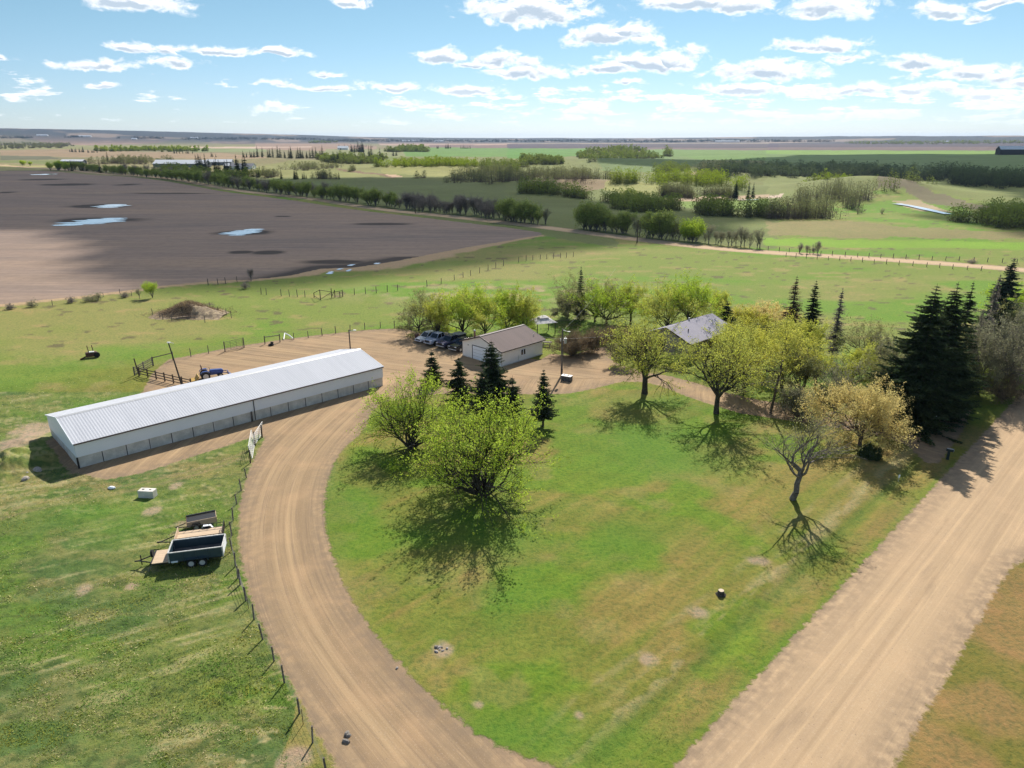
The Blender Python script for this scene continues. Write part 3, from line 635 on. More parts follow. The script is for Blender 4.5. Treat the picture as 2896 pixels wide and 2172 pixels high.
def stream(pts, wid, name='water'):
    P = smooth_poly([at(p)[:2] for p in pts], 2); V = []; F = []
    for i, p in enumerate(P):
        a = P[max(0, i - 1)]; b = P[min(len(P) - 1, i + 1)]; d = np.array(b) - np.array(a); d /= np.linalg.norm(d) + 1e-9; w = wid * (.6 + .7 * vn(np.array([i * .37]), np.array([0.]), 5)[0])
        for s_ in (1, -1):
            x, y = p[0] - d[1] * w * s_, p[1] + d[0] * w * s_; V.append((x, y, hz1(p[0], p[1]) + .35))
    for i in range(len(P) - 1): F.append((2 * i, 2 * i + 1, 2 * i + 3, 2 * i + 2))
    tag(npmesh(name, V, np.array(F), water_mat()), kind='structure')
stream([r4(1110, 695), r4(1240, 715), r4(1340, 738), r4(1450, 762), r4(1550, 785)], 2.6)
stream([r3(1700, 662), r3(1850, 660), r3(1990, 664), r3(2150, 660)], 1.2)

# ---------------------------------------------------------------- clouds overhead, ahead of the drone, that shade parts of the land
def cloud(poly, alt, seed, thick=22):
    sh = SUNV / SUNV[2] * alt
    P = np.array([G(*p) for p in poly]); P[:, 1] = np.minimum(P[:, 1], 2600); cx, cy = P.mean(0); x0, x1, y0, y1 = P[:, 0].min() - 30, P[:, 0].max() + 30, P[:, 1].min() - 30, P[:, 1].max() + 30
    nx = int(min(90, max(24, (x1 - x0) / 9))); ny = int(min(90, max(24, (y1 - y0) / 9)))
    X, Y = np.meshgrid(np.linspace(x0, x1, nx), np.linspace(y0, y1, ny)); x, y = X.ravel(), Y.ravel()
    sd, _, _ = seg_dist(x, y, P, True); sd[~inside(x, y, P)] *= -1
    sd = sd + (fbm(x / 45, y / 45, seed, 4) - .5) * 34
    t = np.clip(sd / 60, 0, 1); top = thick * np.sqrt(t) * (.4 + fbm(x / 30, y / 30, seed + 7, 4)); keep = sd > 0
    n = nx * ny; V = np.vstack([np.stack([x, y, top], 1), np.stack([x, y, -.15 * top - .5], 1)])
    V += np.array([sh[0], sh[1], alt]); idx = np.arange(n).reshape(ny, nx)
    F = np.stack([idx[:-1, :-1], idx[:-1, 1:], idx[1:, 1:], idx[1:, :-1]], -1).reshape(-1, 4); F = F[keep[F].sum(1) >= 2]
    F = np.vstack([F, F[:, ::-1] + n]); used = np.unique(F); rm = np.zeros(2 * n, int); rm[used] = np.arange(len(used))
    if 'cloud' not in MATS:
        m, nt = newmat('cloud'); q = N(nt); d = q.n('ShaderNodeBsdfDiffuse'); d.inputs[0].default_value = (.9, .9, .9, 1); t_ = q.n('ShaderNodeBsdfTranslucent'); t_.inputs[0].default_value = (.9, .9, .9, 1)
        mx = q.n('ShaderNodeMixShader'); mx.inputs[0].default_value = .35; nt.links.new(d.outputs[0], mx.inputs[1]); nt.links.new(t_.outputs[0], mx.inputs[2])
        tr = q.n('ShaderNodeBsdfTransparent'); m2 = q.n('ShaderNodeMixShader'); m2.inputs[0].default_value = .46; nt.links.new(mx.outputs[0], m2.inputs[1]); nt.links.new(tr.outputs[0], m2.inputs[2]); q.out(m2.outputs[0]); MATS['cloud'] = m
    o = npmesh('cloud', V[used], rm[F], MATS['cloud'], smooth=True); tag(o, kind='structure'); return o
cloud([(-900, 470), (-900, 640), (0, 650), (150, 655), (250, 690), (320, 750), (430, 805), (560, 812), (724, 806), (900, 802), (1050, 790), (1200, 772), (1350, 742), (1448, 724), (1580, 716), (1680, 706), (1780, 696), (1940, 690), (2080, 662), (2172, 630),
       (2172, 622), (1960, 594), (1760, 572), (1600, 560), (1500, 520), (1290, 508), (1100, 506), (724, 508), (500, 486), (300, 478)], 900, 3)
cloud([(1690, 470), (1690, 462), (2010, 462), (2270, 444), (2896, 441), (3400, 441), (3400, 720), (2896, 676), (2660, 630), (2560, 620), (2900, 575), (2896, 545), (2760, 528), (2600, 514), (2430, 500), (2270, 499), (2080, 500), (2010, 476)], 950, 11)

# ---------------------------------------------------------------- tree building
def tubes(S, n=5):
    """S: rows p(3) q(3) r0 r1 -> open tubes"""
    S = np.asarray(S, float); p, q = S[:, :3], S[:, 3:6]; d = q - p; d /= np.linalg.norm(d, axis=1)[:, None] + 1e-9
    ref = np.where(np.abs(d[:, 2:3]) < .9, np.array([[0, 0, 1.]]), np.array([[1., 0, 0]])); u = np.cross(d, ref); u /= np.linalg.norm(u, axis=1)[:, None]; w = np.cross(d, u)
    a = np.arange(n) * 2 * np.pi / n; ca, sa = np.cos(a), np.sin(a)
    ring = ca[None, :, None] * u[:, None, :] + sa[None, :, None] * w[:, None, :]
    A = p[:, None, :] + ring * S[:, 6][:, None, None]; B = q[:, None, :] + ring * S[:, 7][:, None, None]
    V = np.concatenate([A, B], 1).reshape(-1, 3); k = len(S); b = (np.arange(k) * 2 * n)[:, None]; i = np.arange(n)[None, :]; j = (i + 1) % n
    F = np.stack([b + i, b + j, b + n + j, b + n + i], -1).reshape(-1, 4); return V, F
def leaf_quads(P, size, r, flat=0.0, aspect=.5, nrm=None):
    n = len(P); a = r.normal(size=(n, 3)); a[:, 2] *= (1 - flat); a /= np.linalg.norm(a, axis=1)[:, None] + 1e-9
    b = r.normal(size=(n, 3)); b -= (b * a).sum(1)[:, None] * a; b /= np.linalg.norm(b, axis=1)[:, None] + 1e-9
    s = size * r.uniform(.6, 1.4, n)[:, None]; a = a * s * .5; b = b * s * .5 * aspect
    V = np.stack([P - a, P - a * .1 + b, P + a, P - a * .1 - b], 1).reshape(-1, 3); F = np.arange(4 * n).reshape(n, 4); return V, F
def skeleton(r, H, trunk=.25, limbs=6, lean=(0, 0), up=.5, levels=3, kids=5, spread=1.0, droop=0.0, wob=.22, radius=None):
    segs = []; tips = []
    R0 = radius or H * .022
    def grow(p, d, L, rad, lev):
        ns = 5 if lev <= 1 else (4 if lev == 2 else 3); pts = [p]
        for i in range(ns):
            d = d + r.normal(0, wob, 3) + np.array([0, 0, up * .22 if lev < 3 else (up * .1 - droop)]); d /= np.linalg.norm(d)
            q = p + d * L / ns; ra = rad * (1 - i / ns * .62); rb = rad * (1 - (i + 1) / ns * .62); segs.append((*p, *q, ra, rb, lev)); p = q; pts.append(p)
        if lev >= 2:
            for i in range(1 if lev >= levels else 2, ns + 1): tips.append(pts[i])
        if lev >= levels: return
        k = kids if lev > 0 else limbs
        for c in range(k):
            t = r.uniform(.25, 1.0) if lev > 0 else r.uniform(.55, 1.0)
            if c == 0: t = 1.0
            i = min(ns - 1, int(t * ns)); f = t * ns - i; b = pts[i] * (1 - f) + pts[i + 1] * f
            ax = r.normal(size=3); ax -= ax.dot(d) * d; ax /= np.linalg.norm(ax) + 1e-9
            sp = r.uniform(.45, 1.0) * spread if c else r.uniform(.1, .4); nd = d + ax * sp; nd /= np.linalg.norm(nd)
            grow(b, nd, L * r.uniform(.5, .78) * (1.25 - .45 * t), max(rad * (1 - .62 * t) * r.uniform(.5, .8), .008), lev + 1)
    if trunk > 0:
        d0 = np.array([lean[0], lean[1], 1.0]); d0 /= np.linalg.norm(d0)
        p = np.zeros(3); L = H * trunk; pts = [p]
        for i in range(4):
            q = p + (d0 + r.normal(0, .05, 3)) * L / 4; segs.append((*p, *q, R0 * (1.35 - i * .1 if i == 0 else 1.12 - i * .05), R0 * (1.1 - i * .05), 0)); p = q
        for c in range(limbs):
            a = 2 * math.pi * (c + r.uniform(-.3, .3)) / limbs; o = r.uniform(.35, 1.5) * spread if c else .12
            grow(p - d0 * r.uniform(0, L * .45), np.array([math.cos(a) * o + lean[0], math.sin(a) * o + lean[1], 1.0]) / math.hypot(o, 1), H * r.uniform(.36, .5), R0 * r.uniform(.42, .62), 1)
    else:
        for c in range(limbs):
            a = 2 * math.pi * (c + r.uniform(-.4, .4)) / limbs; o = r.uniform(.15, 1.15) * spread
            d0 = np.array([math.cos(a) * o, math.sin(a) * o, 1.0]); d0 /= np.linalg.norm(d0)
            grow(d0 * .15 * H * 0 + np.array([math.cos(a), math.sin(a), 0]) * r.uniform(0, .03) * H, d0, H * r.uniform(.42, .62), R0 * r.uniform(.4, .8), 1)
    S = np.array(segs); T = np.array(tips)
    return S, T
BARK = pmat('bark', (.085, .070, .058), .95, (.045, .038, .034), 3, .8, bump=.6)
BARKG = pmat('grey_bark', (.21, .19, .175), .95, (.11, .10, .095), 3, .8, bump=.5)
BARKB = pmat('brown_twigs', (.17, .125, .09), .95, (.10, .075, .06), 2, .8)
LEAF = {
 'lime': leafmat('lime_leaves', (.34, .43, .045), (.25, .32, .055)),
 'willow': leafmat('willow_leaves', (.42, .43, .065), (.27, .29, .08)),
 'yellow': leafmat('yellow_leaves', (.46, .44, .065), (.29, .30, .08)),
 'orange': leafmat('orange_blossom_leaves', (.53, .43, .17), (.38, .33, .14)),
 'olive': leafmat('olive_buds', (.24, .25, .085), (.18, .17, .09)),
 'aspen': leafmat('aspen_leaves', (.25, .30, .07), (.17, .20, .06)),
 'bright': leafmat('bright_leaves', (.34, .42, .04), (.22, .30, .04)),
 'grey': leafmat('grey_green_buds', (.20, .205, .12), (.15, .14, .10)),
 'twiggy': leafmat('purple_grey_twigs', (.31, .27, .23), (.23, .20, .175), .35),
 'bush': leafmat('bush_twigs', (.27, .20, .12), (.16, .13, .085), .3),
 'brownspruce': leafmat('dying_needles', (.20, .14, .085), (.13, .09, .06), .2),
 'spruce': leafmat('spruce_needles', (.078, .108, .042), (.040, .062, .034), .18, 1.2),
 'bluespruce': leafmat('blue_spruce_needles', (.085, .12, .075), (.05, .08, .055), .12, 1.2),
}
def norm_fit(S, T, H, half):
    """scale the whole skeleton so that the crown fits height and half-width"""
    z = np.percentile(T[:, 2], 99.3); w = np.percentile(np.abs(np.concatenate([T[:, 0] - np.median(T[:, 0]), T[:, 1] - np.median(T[:, 1])])), 92)
    kz = H / z; k = half / w; m = np.array([k, k, kz]); S = S.copy(); S[:, :3] *= m; S[:, 3:6] *= m; return S, T * m
def tree(loc, H, half, kind='willow', seed=1, label='', group=None, trunk=.25, limbs=6, kids=5, levels=3, lpt=9, lsize=.17, bark=None, up=.5, spread=1.0, lean=(0, 0), jit=.16, droop=0.0, name='tree', cat='tree', wob=.22, radius=None, twn=3, sc_=1.0, loc2=None, fullness=1.0, flat=.0, aspect=.55):
    r = np.random.default_rng(seed); S, T = skeleton(r, H, trunk, limbs, lean, up, levels, kids, spread, droop, wob, radius); S, T = norm_fit(S, T, H, half)
    root = empty(name, loc, 0, label, cat, group)
    big = S[S[:, 8] <= 1]; sm = S[S[:, 8] > 1]
    V1, F1 = tubes(big, 7); V2, F2 = tubes(sm, twn) if len(sm) else (np.zeros((0, 3)), np.zeros((0, 4), int))
    npmesh('trunk', np.vstack([V1, V2]), np.vstack([F1, F2 + len(V1)]) if len(sm) else F1, bark or BARK, root, smooth=True)
    if lpt > 0:
        keep = r.uniform(size=len(T)) < fullness; Tk = T[keep]; n = int(round(lpt * 1.6)); P = np.repeat(Tk, n, 0) + r.normal(0, jit, (len(Tk) * n, 3))
        P[:, 2] = np.maximum(P[:, 2], .25); V, F = leaf_quads(P, lsize * .92, r, flat, aspect)
        clump = np.repeat(r.uniform(0, 1, len(Tk)), n) * .55 + r.uniform(0, .45, len(F)); npmesh('crown', V, F, LEAF[kind], root, rnd=clump)
    return root
def spruce(loc, H, half, kind='spruce', seed=1, label='', group=None, clear=.08, gaps=.0, whorls=None, lod=1.0, name='spruce_tree', top_only=False, dens=1.0, bark=None):
    r = np.random.default_rng(seed); root = empty(name, loc, 0, label, 'tree', group); segs = [(0, 0, 0, 0, 0, H * .5, H * .016 + .03, H * .010 + .02), (0, 0, H * .5, 0, 0, H, H * .010 + .02, .012)]
    nw = whorls or int(max(10, H * 2.6 * lod)); P = []; A = []; Sz = []
    for i in range(nw):
        t = (i + r.uniform(-.3, .3)) / nw; z = H * (clear + (1 - clear) * t); 
        prof = (1 - t) ** .86 * (.62 + .38 * min(1, t * 7 + .25)); nb = int((7 if lod > .6 else 5) + 3 * (1 - t))
        for k in range(nb):
            if r.uniform() < gaps: continue
            a = r.uniform(0, 2 * math.pi); L = max(.07, half * 1.28 * prof * r.uniform(.72, 1.12)); tk = min(1, (1 - t) * 6 + .22); d = np.array([math.cos(a), math.sin(a)])
            # droops, then lifts at the tip
            zt = z - L * r.uniform(.12, .38) * (1 - t * .6); pm = (d[0] * L * .6, d[1] * L * .6, z - (z - zt) * .95); pe = (d[0] * L, d[1] * L, zt + L * .06)
            if lod > .5: segs += [(0, 0, z, *pm, .025 + .012 * L, .02), (*pm, *pe, .02, .008)]
            m = max(3, int(L * 7.5 * dens * lod)); tt = np.linspace(.12, 1.0, m); q = np.where(tt[:, None] < .6, np.array([0, 0, z]) + (np.array(pm) - np.array([0, 0, z])) * (tt[:, None] / .6), np.array(pm) + (np.array(pe) - np.array(pm)) * ((tt[:, None] - .6) / .4))
            wd = tk * (.22 + .38 * L * .45) * (1.15 - tt) * r.uniform(.7, 1.2)
            for s_ in (-1, 0, 1):
                P.append(q + np.stack([-d[1] * wd * s_ * .5, d[0] * wd * s_ * .5, -.05 - abs(s_) * wd * .18], 1) + r.normal(0, .035, (m, 3)))
                dirv = np.array([d[0] * .8 - d[1] * s_ * .75, d[1] * .8 + d[0] * s_ * .75, -.18 if s_ else .1]); A.append(np.repeat(dirv[None, :] / np.linalg.norm(dirv), m, 0)); Sz.append(np.maximum(.16 * tk + .04, wd * .9 + .12 * tk))
    P = np.vstack(P); A = np.vstack(A); Sz = np.concatenate(Sz); n = len(P); A = A + r.normal(0, .22, (n, 3)); A /= np.linalg.norm(A, axis=1)[:, None]
    B = np.cross(A, r.normal(size=(n, 3)) * .5 + np.array([0, 0, 1.])); B /= np.linalg.norm(B, axis=1)[:, None] + 1e-9
    s = Sz[:, None] * r.uniform(.8, 1.3, n)[:, None]; a = A * s * .62; b = B * s * .24
    V = np.stack([P - a * .5, P + b, P + a, P - b], 1).reshape(-1, 3); F = np.arange(4 * n).reshape(n, 4)
    Vt, Ft = tubes(np.array(segs), 5); npmesh('trunk', Vt, Ft, bark or BARK, root, smooth=True); npmesh('crown', V, F, LEAF[kind], root, rnd=r.uniform(0, 1, n)); return root
def ospot(bx, by, ty, hw=None):
    """base, top and half-width in overview pixels -> location, height, half-width in metres"""
    p = at(ro(bx, by)); H = height_at(p, ty * OV, p[2]); D = math.hypot(p[0], p[1], CH); return p, H, (hw or 0) * OV * D / FL * 1.0

# the near trees
def nt_(bx, by, ty, hw, kind, seed, label, fn=tree, **k):
    p, H, w = ospot(bx, by, ty, hw); return fn(p, H, w, kind=kind, seed=seed, label=label, **k)
nt_(888, 968, 812, 78, 'lime', 3, 'multi-stemmed willow with thin lime leaves beside the driveway bend', trunk=0, limbs=17, kids=6, lpt=4, spread=1.0, up=.3, lsize=.19, name='willow_tree', radius=.26)
nt_(1047, 1072, 872, 118, 'lime', 5, 'broad bright green willow standing alone at the driveway edge of the lawn', trunk=0, limbs=19, kids=7, lpt=4.4, spread=1.05, up=.25, lsize=.20, name='willow_tree', radius=.3)
nt_(1392, 850, 693, 72, 'willow', 7, 'dark-trunked tree with yellow green leaves beside the lane, nearest the utility pole', trunk=.26, limbs=10, kids=6, lpt=5, lsize=.19, spread=1.15, droop=.10, radius=.36)
nt_(1547, 893, 708, 88, 'willow', 9, 'straight-trunked yellow green tree between the lane and the lawn shadow', trunk=.26, limbs=10, kids=6, lpt=5, lsize=.19, spread=1.15, droop=.10, radius=.30)
nt_(1688, 838, 690, 88, 'yellow', 11, 'round yellow crowned tree behind the leaning wooden pole', trunk=.26, limbs=8, kids=6, lpt=8, lsize=.2, spread=1.15, droop=.05)
nt_(1645, 800, 715, 48, 'willow', 12, 'smaller yellow green tree with a forked trunk in front of the house garden', trunk=.3, limbs=6, kids=5, lpt=7, lsize=.2, spread=1.15, droop=.05)
nt_(1712, 1078, 866, 62, 'olive', 13, 'half-dead tree with bare grey branches in the right half of the lawn', trunk=.36, limbs=6, kids=6, lpt=5, lsize=.15, bark=BARKG, fullness=.4, radius=.25, spread=.7, up=.8, wob=.2)
nt_(1857, 962, 822, 80, 'orange', 15, 'spreading tree in orange pink blossom beside the big spruces', trunk=.12, limbs=13, kids=7, lpt=8, lsize=.17, spread=1.05, up=.25, bark=BARKB, radius=.2)
nt_(1800, 880, 765, 52, 'grey', 17, 'thin grey green tree tangled behind the blossoming tree', trunk=.2, limbs=7, kids=5, lpt=4, lsize=.18, bark=BARKG)
nt_(1866, 800, 692, 52, 'olive', 19, 'olive tree with bare lower limbs left of the big spruces', trunk=.15, limbs=8, kids=5, lpt=5, lsize=.2)
nt_(1760, 840, 740, 40, 'willow', 20, 'narrow leafing tree in the garden right of the yellow crown', trunk=.25, limbs=6, kids=5, lpt=5, lsize=.18)
nt_(2160, 850, 660, 66, 'grey', 21, 'tall grey budding tree at the right edge above the road', trunk=.15, limbs=9, kids=6, lpt=6, lsize=.2, bark=BARKG)
nt_(2205, 800, 640, 50, 'olive', 23, 'olive budding tree cut off by the right edge of the frame', trunk=.1, limbs=8, kids=6, lpt=7, lsize=.22, bark=BARKG)
nt_(2120, 775, 705, 40, 'grey', 25, 'low grey tree between the dead trunk and the right edge', trunk=.12, limbs=7, kids=5, lpt=6, lsize=.2, bark=BARKG)
nt_(2195, 700, 618, 46, 'bright', 26, 'yellow green thicket tree behind the grey trees at the right edge', trunk=.06, limbs=8, kids=5, lpt=7, lsize=.24)
nt_(2030, 850, 700, 60, 'olive', 24, 'budding tree glimpsed behind the big dark spruces', trunk=.12, limbs=7, kids=5, lpt=6, lsize=.22)
nt_(2110, 850, 700, 48, 'grey', 27, 'grey green tree filling the gap right of the huge spruces', trunk=.08, limbs=9, kids=6, lpt=6, lsize=.2, bark=BARKG)
nt_(2190, 840, 720, 52, 'grey', 28, 'lower grey budding tree on the road bank at the right edge', trunk=.05, limbs=10, kids=6, lpt=6, lsize=.2, bark=BARKG)
nt_(1920, 870, 760, 46, 'olive', 29, 'olive budding tree in the shade left of the huge spruces', trunk=.1, limbs=8, kids=5, lpt=6, lsize=.2)
nt_(1605, 850, 735, 50, 'yellow', 30, 'leafing tree beside the lane, between the straight trunk and the yellow crown', trunk=.12, limbs=9, kids=6, lpt=6, lsize=.2)
nt_(1730, 855, 760, 48, 'olive', 31, 'tangled olive tree on the garden side of the lane behind the half-dead tree', trunk=.08, limbs=9, kids=6, lpt=6, lsize=.2)
nt_(1735, 770, 690, 44, 'willow', 32, 'yellow green tree between the brown spruce and the yellow crown', trunk=.1, limbs=9, kids=5, lpt=7, lsize=.22)
nt_(1905, 825, 730, 46, 'grey', 33, 'grey green tree against the left side of the huge spruces', trunk=.08, limbs=9, kids=5, lpt=7, lsize=.22)
nt_(1835, 840, 745, 44, 'willow', 34, 'leafing garden tree behind the blossoming crown', trunk=.1, limbs=9, kids=5, lpt=6, lsize=.22)
nt_(1340, 790, 742, 26, 'olive', 35, 'small crooked tree left of the dark-trunked tree', trunk=.1, limbs=8, kids=5, lpt=5, lsize=.2)
# behind cars and garage
for i, (bx, by, ty, hw, kd, lb, kw) in enumerate([
  (905, 715, 628, 42, 'olive', 'mostly bare willow at the left end of the clump behind the cars', dict(fullness=.55, spread=1.2)),
  (945, 722, 632, 45, 'willow', 'leafing willow behind the white sedan', dict(fullness=.8)),
  (1000, 722, 622, 48, 'bright', 'yellow willow behind the parked pickups', dict()),
  (1048, 722, 628, 46, 'willow', 'yellow green willow left of the garage chimney', dict()),
  (1095, 718, 630, 44, 'bright', 'bushy willow directly behind the garage roof', dict()),
  (1135, 715, 625, 36, 'willow', 'willow at the right end of the clump behind the garage', dict()),
  (1285, 695, 598, 58, 'olive', 'sprawling dark-limbed tree leaning left beyond the hedge', dict(spread=1.35, up=.2, trunk=.12)),
  (1310, 700, 608, 52, 'bright', 'yellow green willow right of the sprawling tree', dict(trunk=.08)),
  (1225, 690, 645, 24, 'grey', 'small dark apple tree near the gazebo', dict(spread=1.3, trunk=.2)),
  (1362, 700, 612, 24, 'willow', 'thin upright tree with a bare crooked trunk in the back garden', dict(trunk=.4, fullness=.5)),
  (1440, 720, 618, 46, 'willow', 'willow behind the left end of the house roof', dict(trunk=.1)),
  (1485, 715, 596, 42, 'bright', 'tallest yellow willow behind the house roof', dict(trunk=.3)),
  (1548, 690, 632, 36, 'willow', 'small leaning willow behind the house ridge', dict(fullness=.7)),
  (1610, 710, 668, 38, 'yellow', 'low golden tree behind the right end of the house', dict(trunk=.08)),
  (1660, 705, 660, 40, 'orange', 'orange tinted shrub tree behind the yellow crown', dict(trunk=.08)),
  (1590, 770, 705, 40, 'willow', 'leafing tree in front of the house wall', dict())]):
    hw *= 1.22; k = dict(trunk=.06, limbs=11, kids=6, lpt=6, lsize=.22, up=.35, name='willow_tree' if 'willow' in lb else 'tree'); k.update(kw); nt_(bx, by, ty, hw, kd, 40 + i, lb, **k)
# spruces
SP = [(935, 832, 754, 27, 'left-most spruce of the row between willow and garage', {}), (992, 868, 768, 38, 'second spruce of the row, in front of the parked pickups', {}),
  (1062, 868, 733, 52, 'tallest spruce of the row, hiding the garage corner', {}), (1044, 893, 798, 38, 'short spruce in front of the tallest of the row', {}),
  (1107, 890, 810, 32, 'small spruce right of the tallest of the row', {}), (1173, 921, 796, 31, 'spruce with a bare lower trunk standing alone on the lawn edge', dict(clear=.2, gaps=.1))]
for i, (bx, by, ty, hw, lb, kw) in enumerate(SP): nt_(bx, by, ty, hw, 'spruce', 60 + i, lb, fn=spruce, dens=1.15, **kw)
nt_(1565, 718, 647, 27, 'spruce', 70, 'dark spruce against the house roof', fn=spruce)
nt_(1966, 912, 612, 92, 'spruce', 71, 'huge dark spruce beside the lane entrance', fn=spruce, dens=1.3, clear=.03)
nt_(2012, 893, 608, 74, 'spruce', 72, 'huge spruce immediately right of the darkest one', fn=spruce, dens=1.2)
nt_(2052, 850, 606, 38, 'spruce', 73, 'narrower spruce right of the huge pair', fn=spruce, gaps=.1)
nt_(2142, 775, 555, 40, 'bluespruce', 74, 'tallest spruce at the right, ragged with a bare lower trunk', fn=spruce, clear=.30, gaps=.22)
nt_(1705, 725, 594, 24, 'brownspruce', 75, 'dying brown spruce beyond the garden', fn=spruce, clear=.12, gaps=.3, dens=.7)
nt_(1746, 735, 604, 25, 'spruce', 76, 'thin dark spruce beside the dying brown one', fn=spruce, clear=.1, gaps=.22, dens=.9)
nt_(1252, 690, 574, 15, 'bluespruce', 77, 'narrow spruce top rising out of the sprawling tree', fn=spruce, gaps=.1)
nt_(1878, 988, 966, 14, 'spruce', 78, 'round dark juniper bush under the blossoming tree', tree, trunk=0, limbs=16, kids=6, levels=2, lpt=30, lsize=.16, jit=.14, up=.2, spread=1.4, name='juniper_bush', cat='bush')
# dead ones
nt_(1795, 790, 620, 20, 'twiggy', 80, 'dead grey conifer snag beyond the garden', fn=spruce, clear=.2, gaps=.35, dens=.5, bark=BARKG, name='dead_tree')
nt_(2112, 812, 590, 12, 'twiggy', 81, 'tall bare grey trunk left of the ragged spruce', fn=spruce, clear=.45, gaps=.6, dens=.3, bark=BARKG, name='dead_tree')
nt_(2098, 790, 668, 10, 'twiggy', 82, 'shorter bare snag beside the tall grey trunk', fn=spruce, clear=.3, gaps=.5, dens=.3, bark=BARKG, name='dead_tree')
# hedges and bushes
def bush(bx, by, ty, hw, kind, seed, label, group=None, limbs=18, lpt=9, lsize=.16, name='bush', **k):
    return nt_(bx, by, ty, hw, kind, seed, label, tree, trunk=0, limbs=limbs, kids=5, levels=k.pop('levels', 2), lpt=lpt, lsize=lsize, up=.3, spread=k.pop('spread', .9), bark=BARKB, name=name, cat='bush', group=group, jit=.2, **k)
bush(1235, 768, 718, 34, 'bush', 90, 'rounded brown hedge bush behind the garage', limbs=36, lpt=14)
bush(1275, 760, 716, 26, 'bush', 91, 'brown hedge bush left of the utility pole wires', limbs=30, lpt=14)
bush(1322, 745, 708, 28, 'bush', 92, 'dark brown hedge bush beside the house path', limbs=30, lpt=14)
bush(2095, 850, 790, 34, 'aspen', 93, 'green shrub between the huge spruces and the road', limbs=30, lpt=16)
bush(2165, 862, 812, 40, 'bush', 94, 'dark twiggy shrub on the road bank at the right', limbs=30, lpt=10)
bush(1255, 690, 665, 12, 'grey', 95, 'small grey shrub in the back garden', lpt=8)
bush(1720, 900, 840, 30, 'grey', 96, 'thin grey shrub behind the half-dead tree', lpt=4, levels=3)
bush(1395, 770, 738, 22, 'bush', 97, 'brown shrub in front of the house gable', lpt=12)
bush(1450, 790, 762, 30, 'aspen', 98, 'green shrub below the house wall', lpt=12)
bush(1540, 815, 785, 30, 'aspen', 99, 'green shrub between lane and house garden', lpt=10)
bush(1790, 862, 835, 20, 'aspen', 100, 'small evergreen shrub on the garden side of the lane', lpt=14)

# ---------------------------------------------------------------- buildings
WHITE = pmat('white_siding', (.84, .89, .95), .5, (.79, .84, .91), .8, .4)
WHITE2 = pmat('white_paint', (.86, .85, .83), .5, (.78, .77, .75), .8, .5)
CONC = pmat('concrete', (.72, .69, .63), .9, (.55, .53, .48), 1.1, .8, bump=.2)
DARK = pmat('dark_trim', (.055, .045, .045), .6)
BLACK = pmat('black_metal', (.018, .018, .02), .45, (.03, .028, .026), 6, .5)
RUST = pmat('rusty_steel', (.13, .055, .035), .8, (.07, .035, .03), 8, .8)
WOOD = pmat('weathered_wood', (.20, .175, .15), .9, (.11, .095, .085), 4, .9, bump=.3)
WOODB = pmat('brown_wood', (.13, .095, .07), .9, (.075, .055, .042), 4, .9, bump=.3)
PLANK = pmat('pale_planks', (.60, .46, .32), .8, (.48, .36, .25), 3, .8, stretch=(.4, 6, 1))
GALV = pmat('galvanised', (.55, .56, .57), .4, (.42, .43, .44), 5, .5, metal=.4)
WIRE = pmat('wire_grey', (.16, .16, .16), .6)
RUBBER = pmat('rubber', (.02, .02, .021), .85)
GLASSD = pmat('dark_glass', (.012, .016, .02), .06, spec=.8)
def metal_roof(name, col, col2):
    if name in MATS: return MATS[name]
    m, nt = newmat(name); s = N(nt); co = s.n('ShaderNodeTexCoord').outputs['Object']
    w = s.n('ShaderNodeTexWave'); w.wave_type = 'BANDS'; w.bands_direction = 'X'; w.inputs['Scale'].default_value = 1.05; w.inputs['Distortion'].default_value = 0; s.put(w, 'Vector', co)
    st = s.noise(s.map(co, (1.4, .12, .12)), 1, 4, .6)
    c = s.mix(s.ramp(st, .35, .7), col, col2); c = s.mix(s.ramp(w.outputs[1], .80, .98, 0, .35), c, tuple(x * .55 for x in col))
    b = s.n('ShaderNodeBsdfPrincipled'); s.put(b, 'Base Color', c); b.inputs['Roughness'].default_value = .7; b.inputs['Metallic'].default_value = .0; b.inputs['Specular IOR Level'].default_value = .06
    s.put(b, 'Normal', s.bump(w.outputs[1], .5, .03)); s.out(b.outputs[0]); MATS[name] = m; return m
def frame_xy(o, ang):
    c, s_ = math.cos(ang), math.sin(ang)
    return lambda x, y: (o[0] + x * c - y * s_, o[1] + x * s_ + y * c)
def gable(m, x0, x1, y0, y1, ze, zr, t=.06):
    """two roof slabs, ridge along x"""
    ym = (y0 + y1) / 2
    for ya, yb, za, zb in ((y0, ym, ze, zr), (ym, y1, zr, ze)):
        m.loft([[(x, ya, za), (x, yb, zb), (x, yb, zb + t), (x, ya, za + t)] for x in (x0, x1)])
    return m
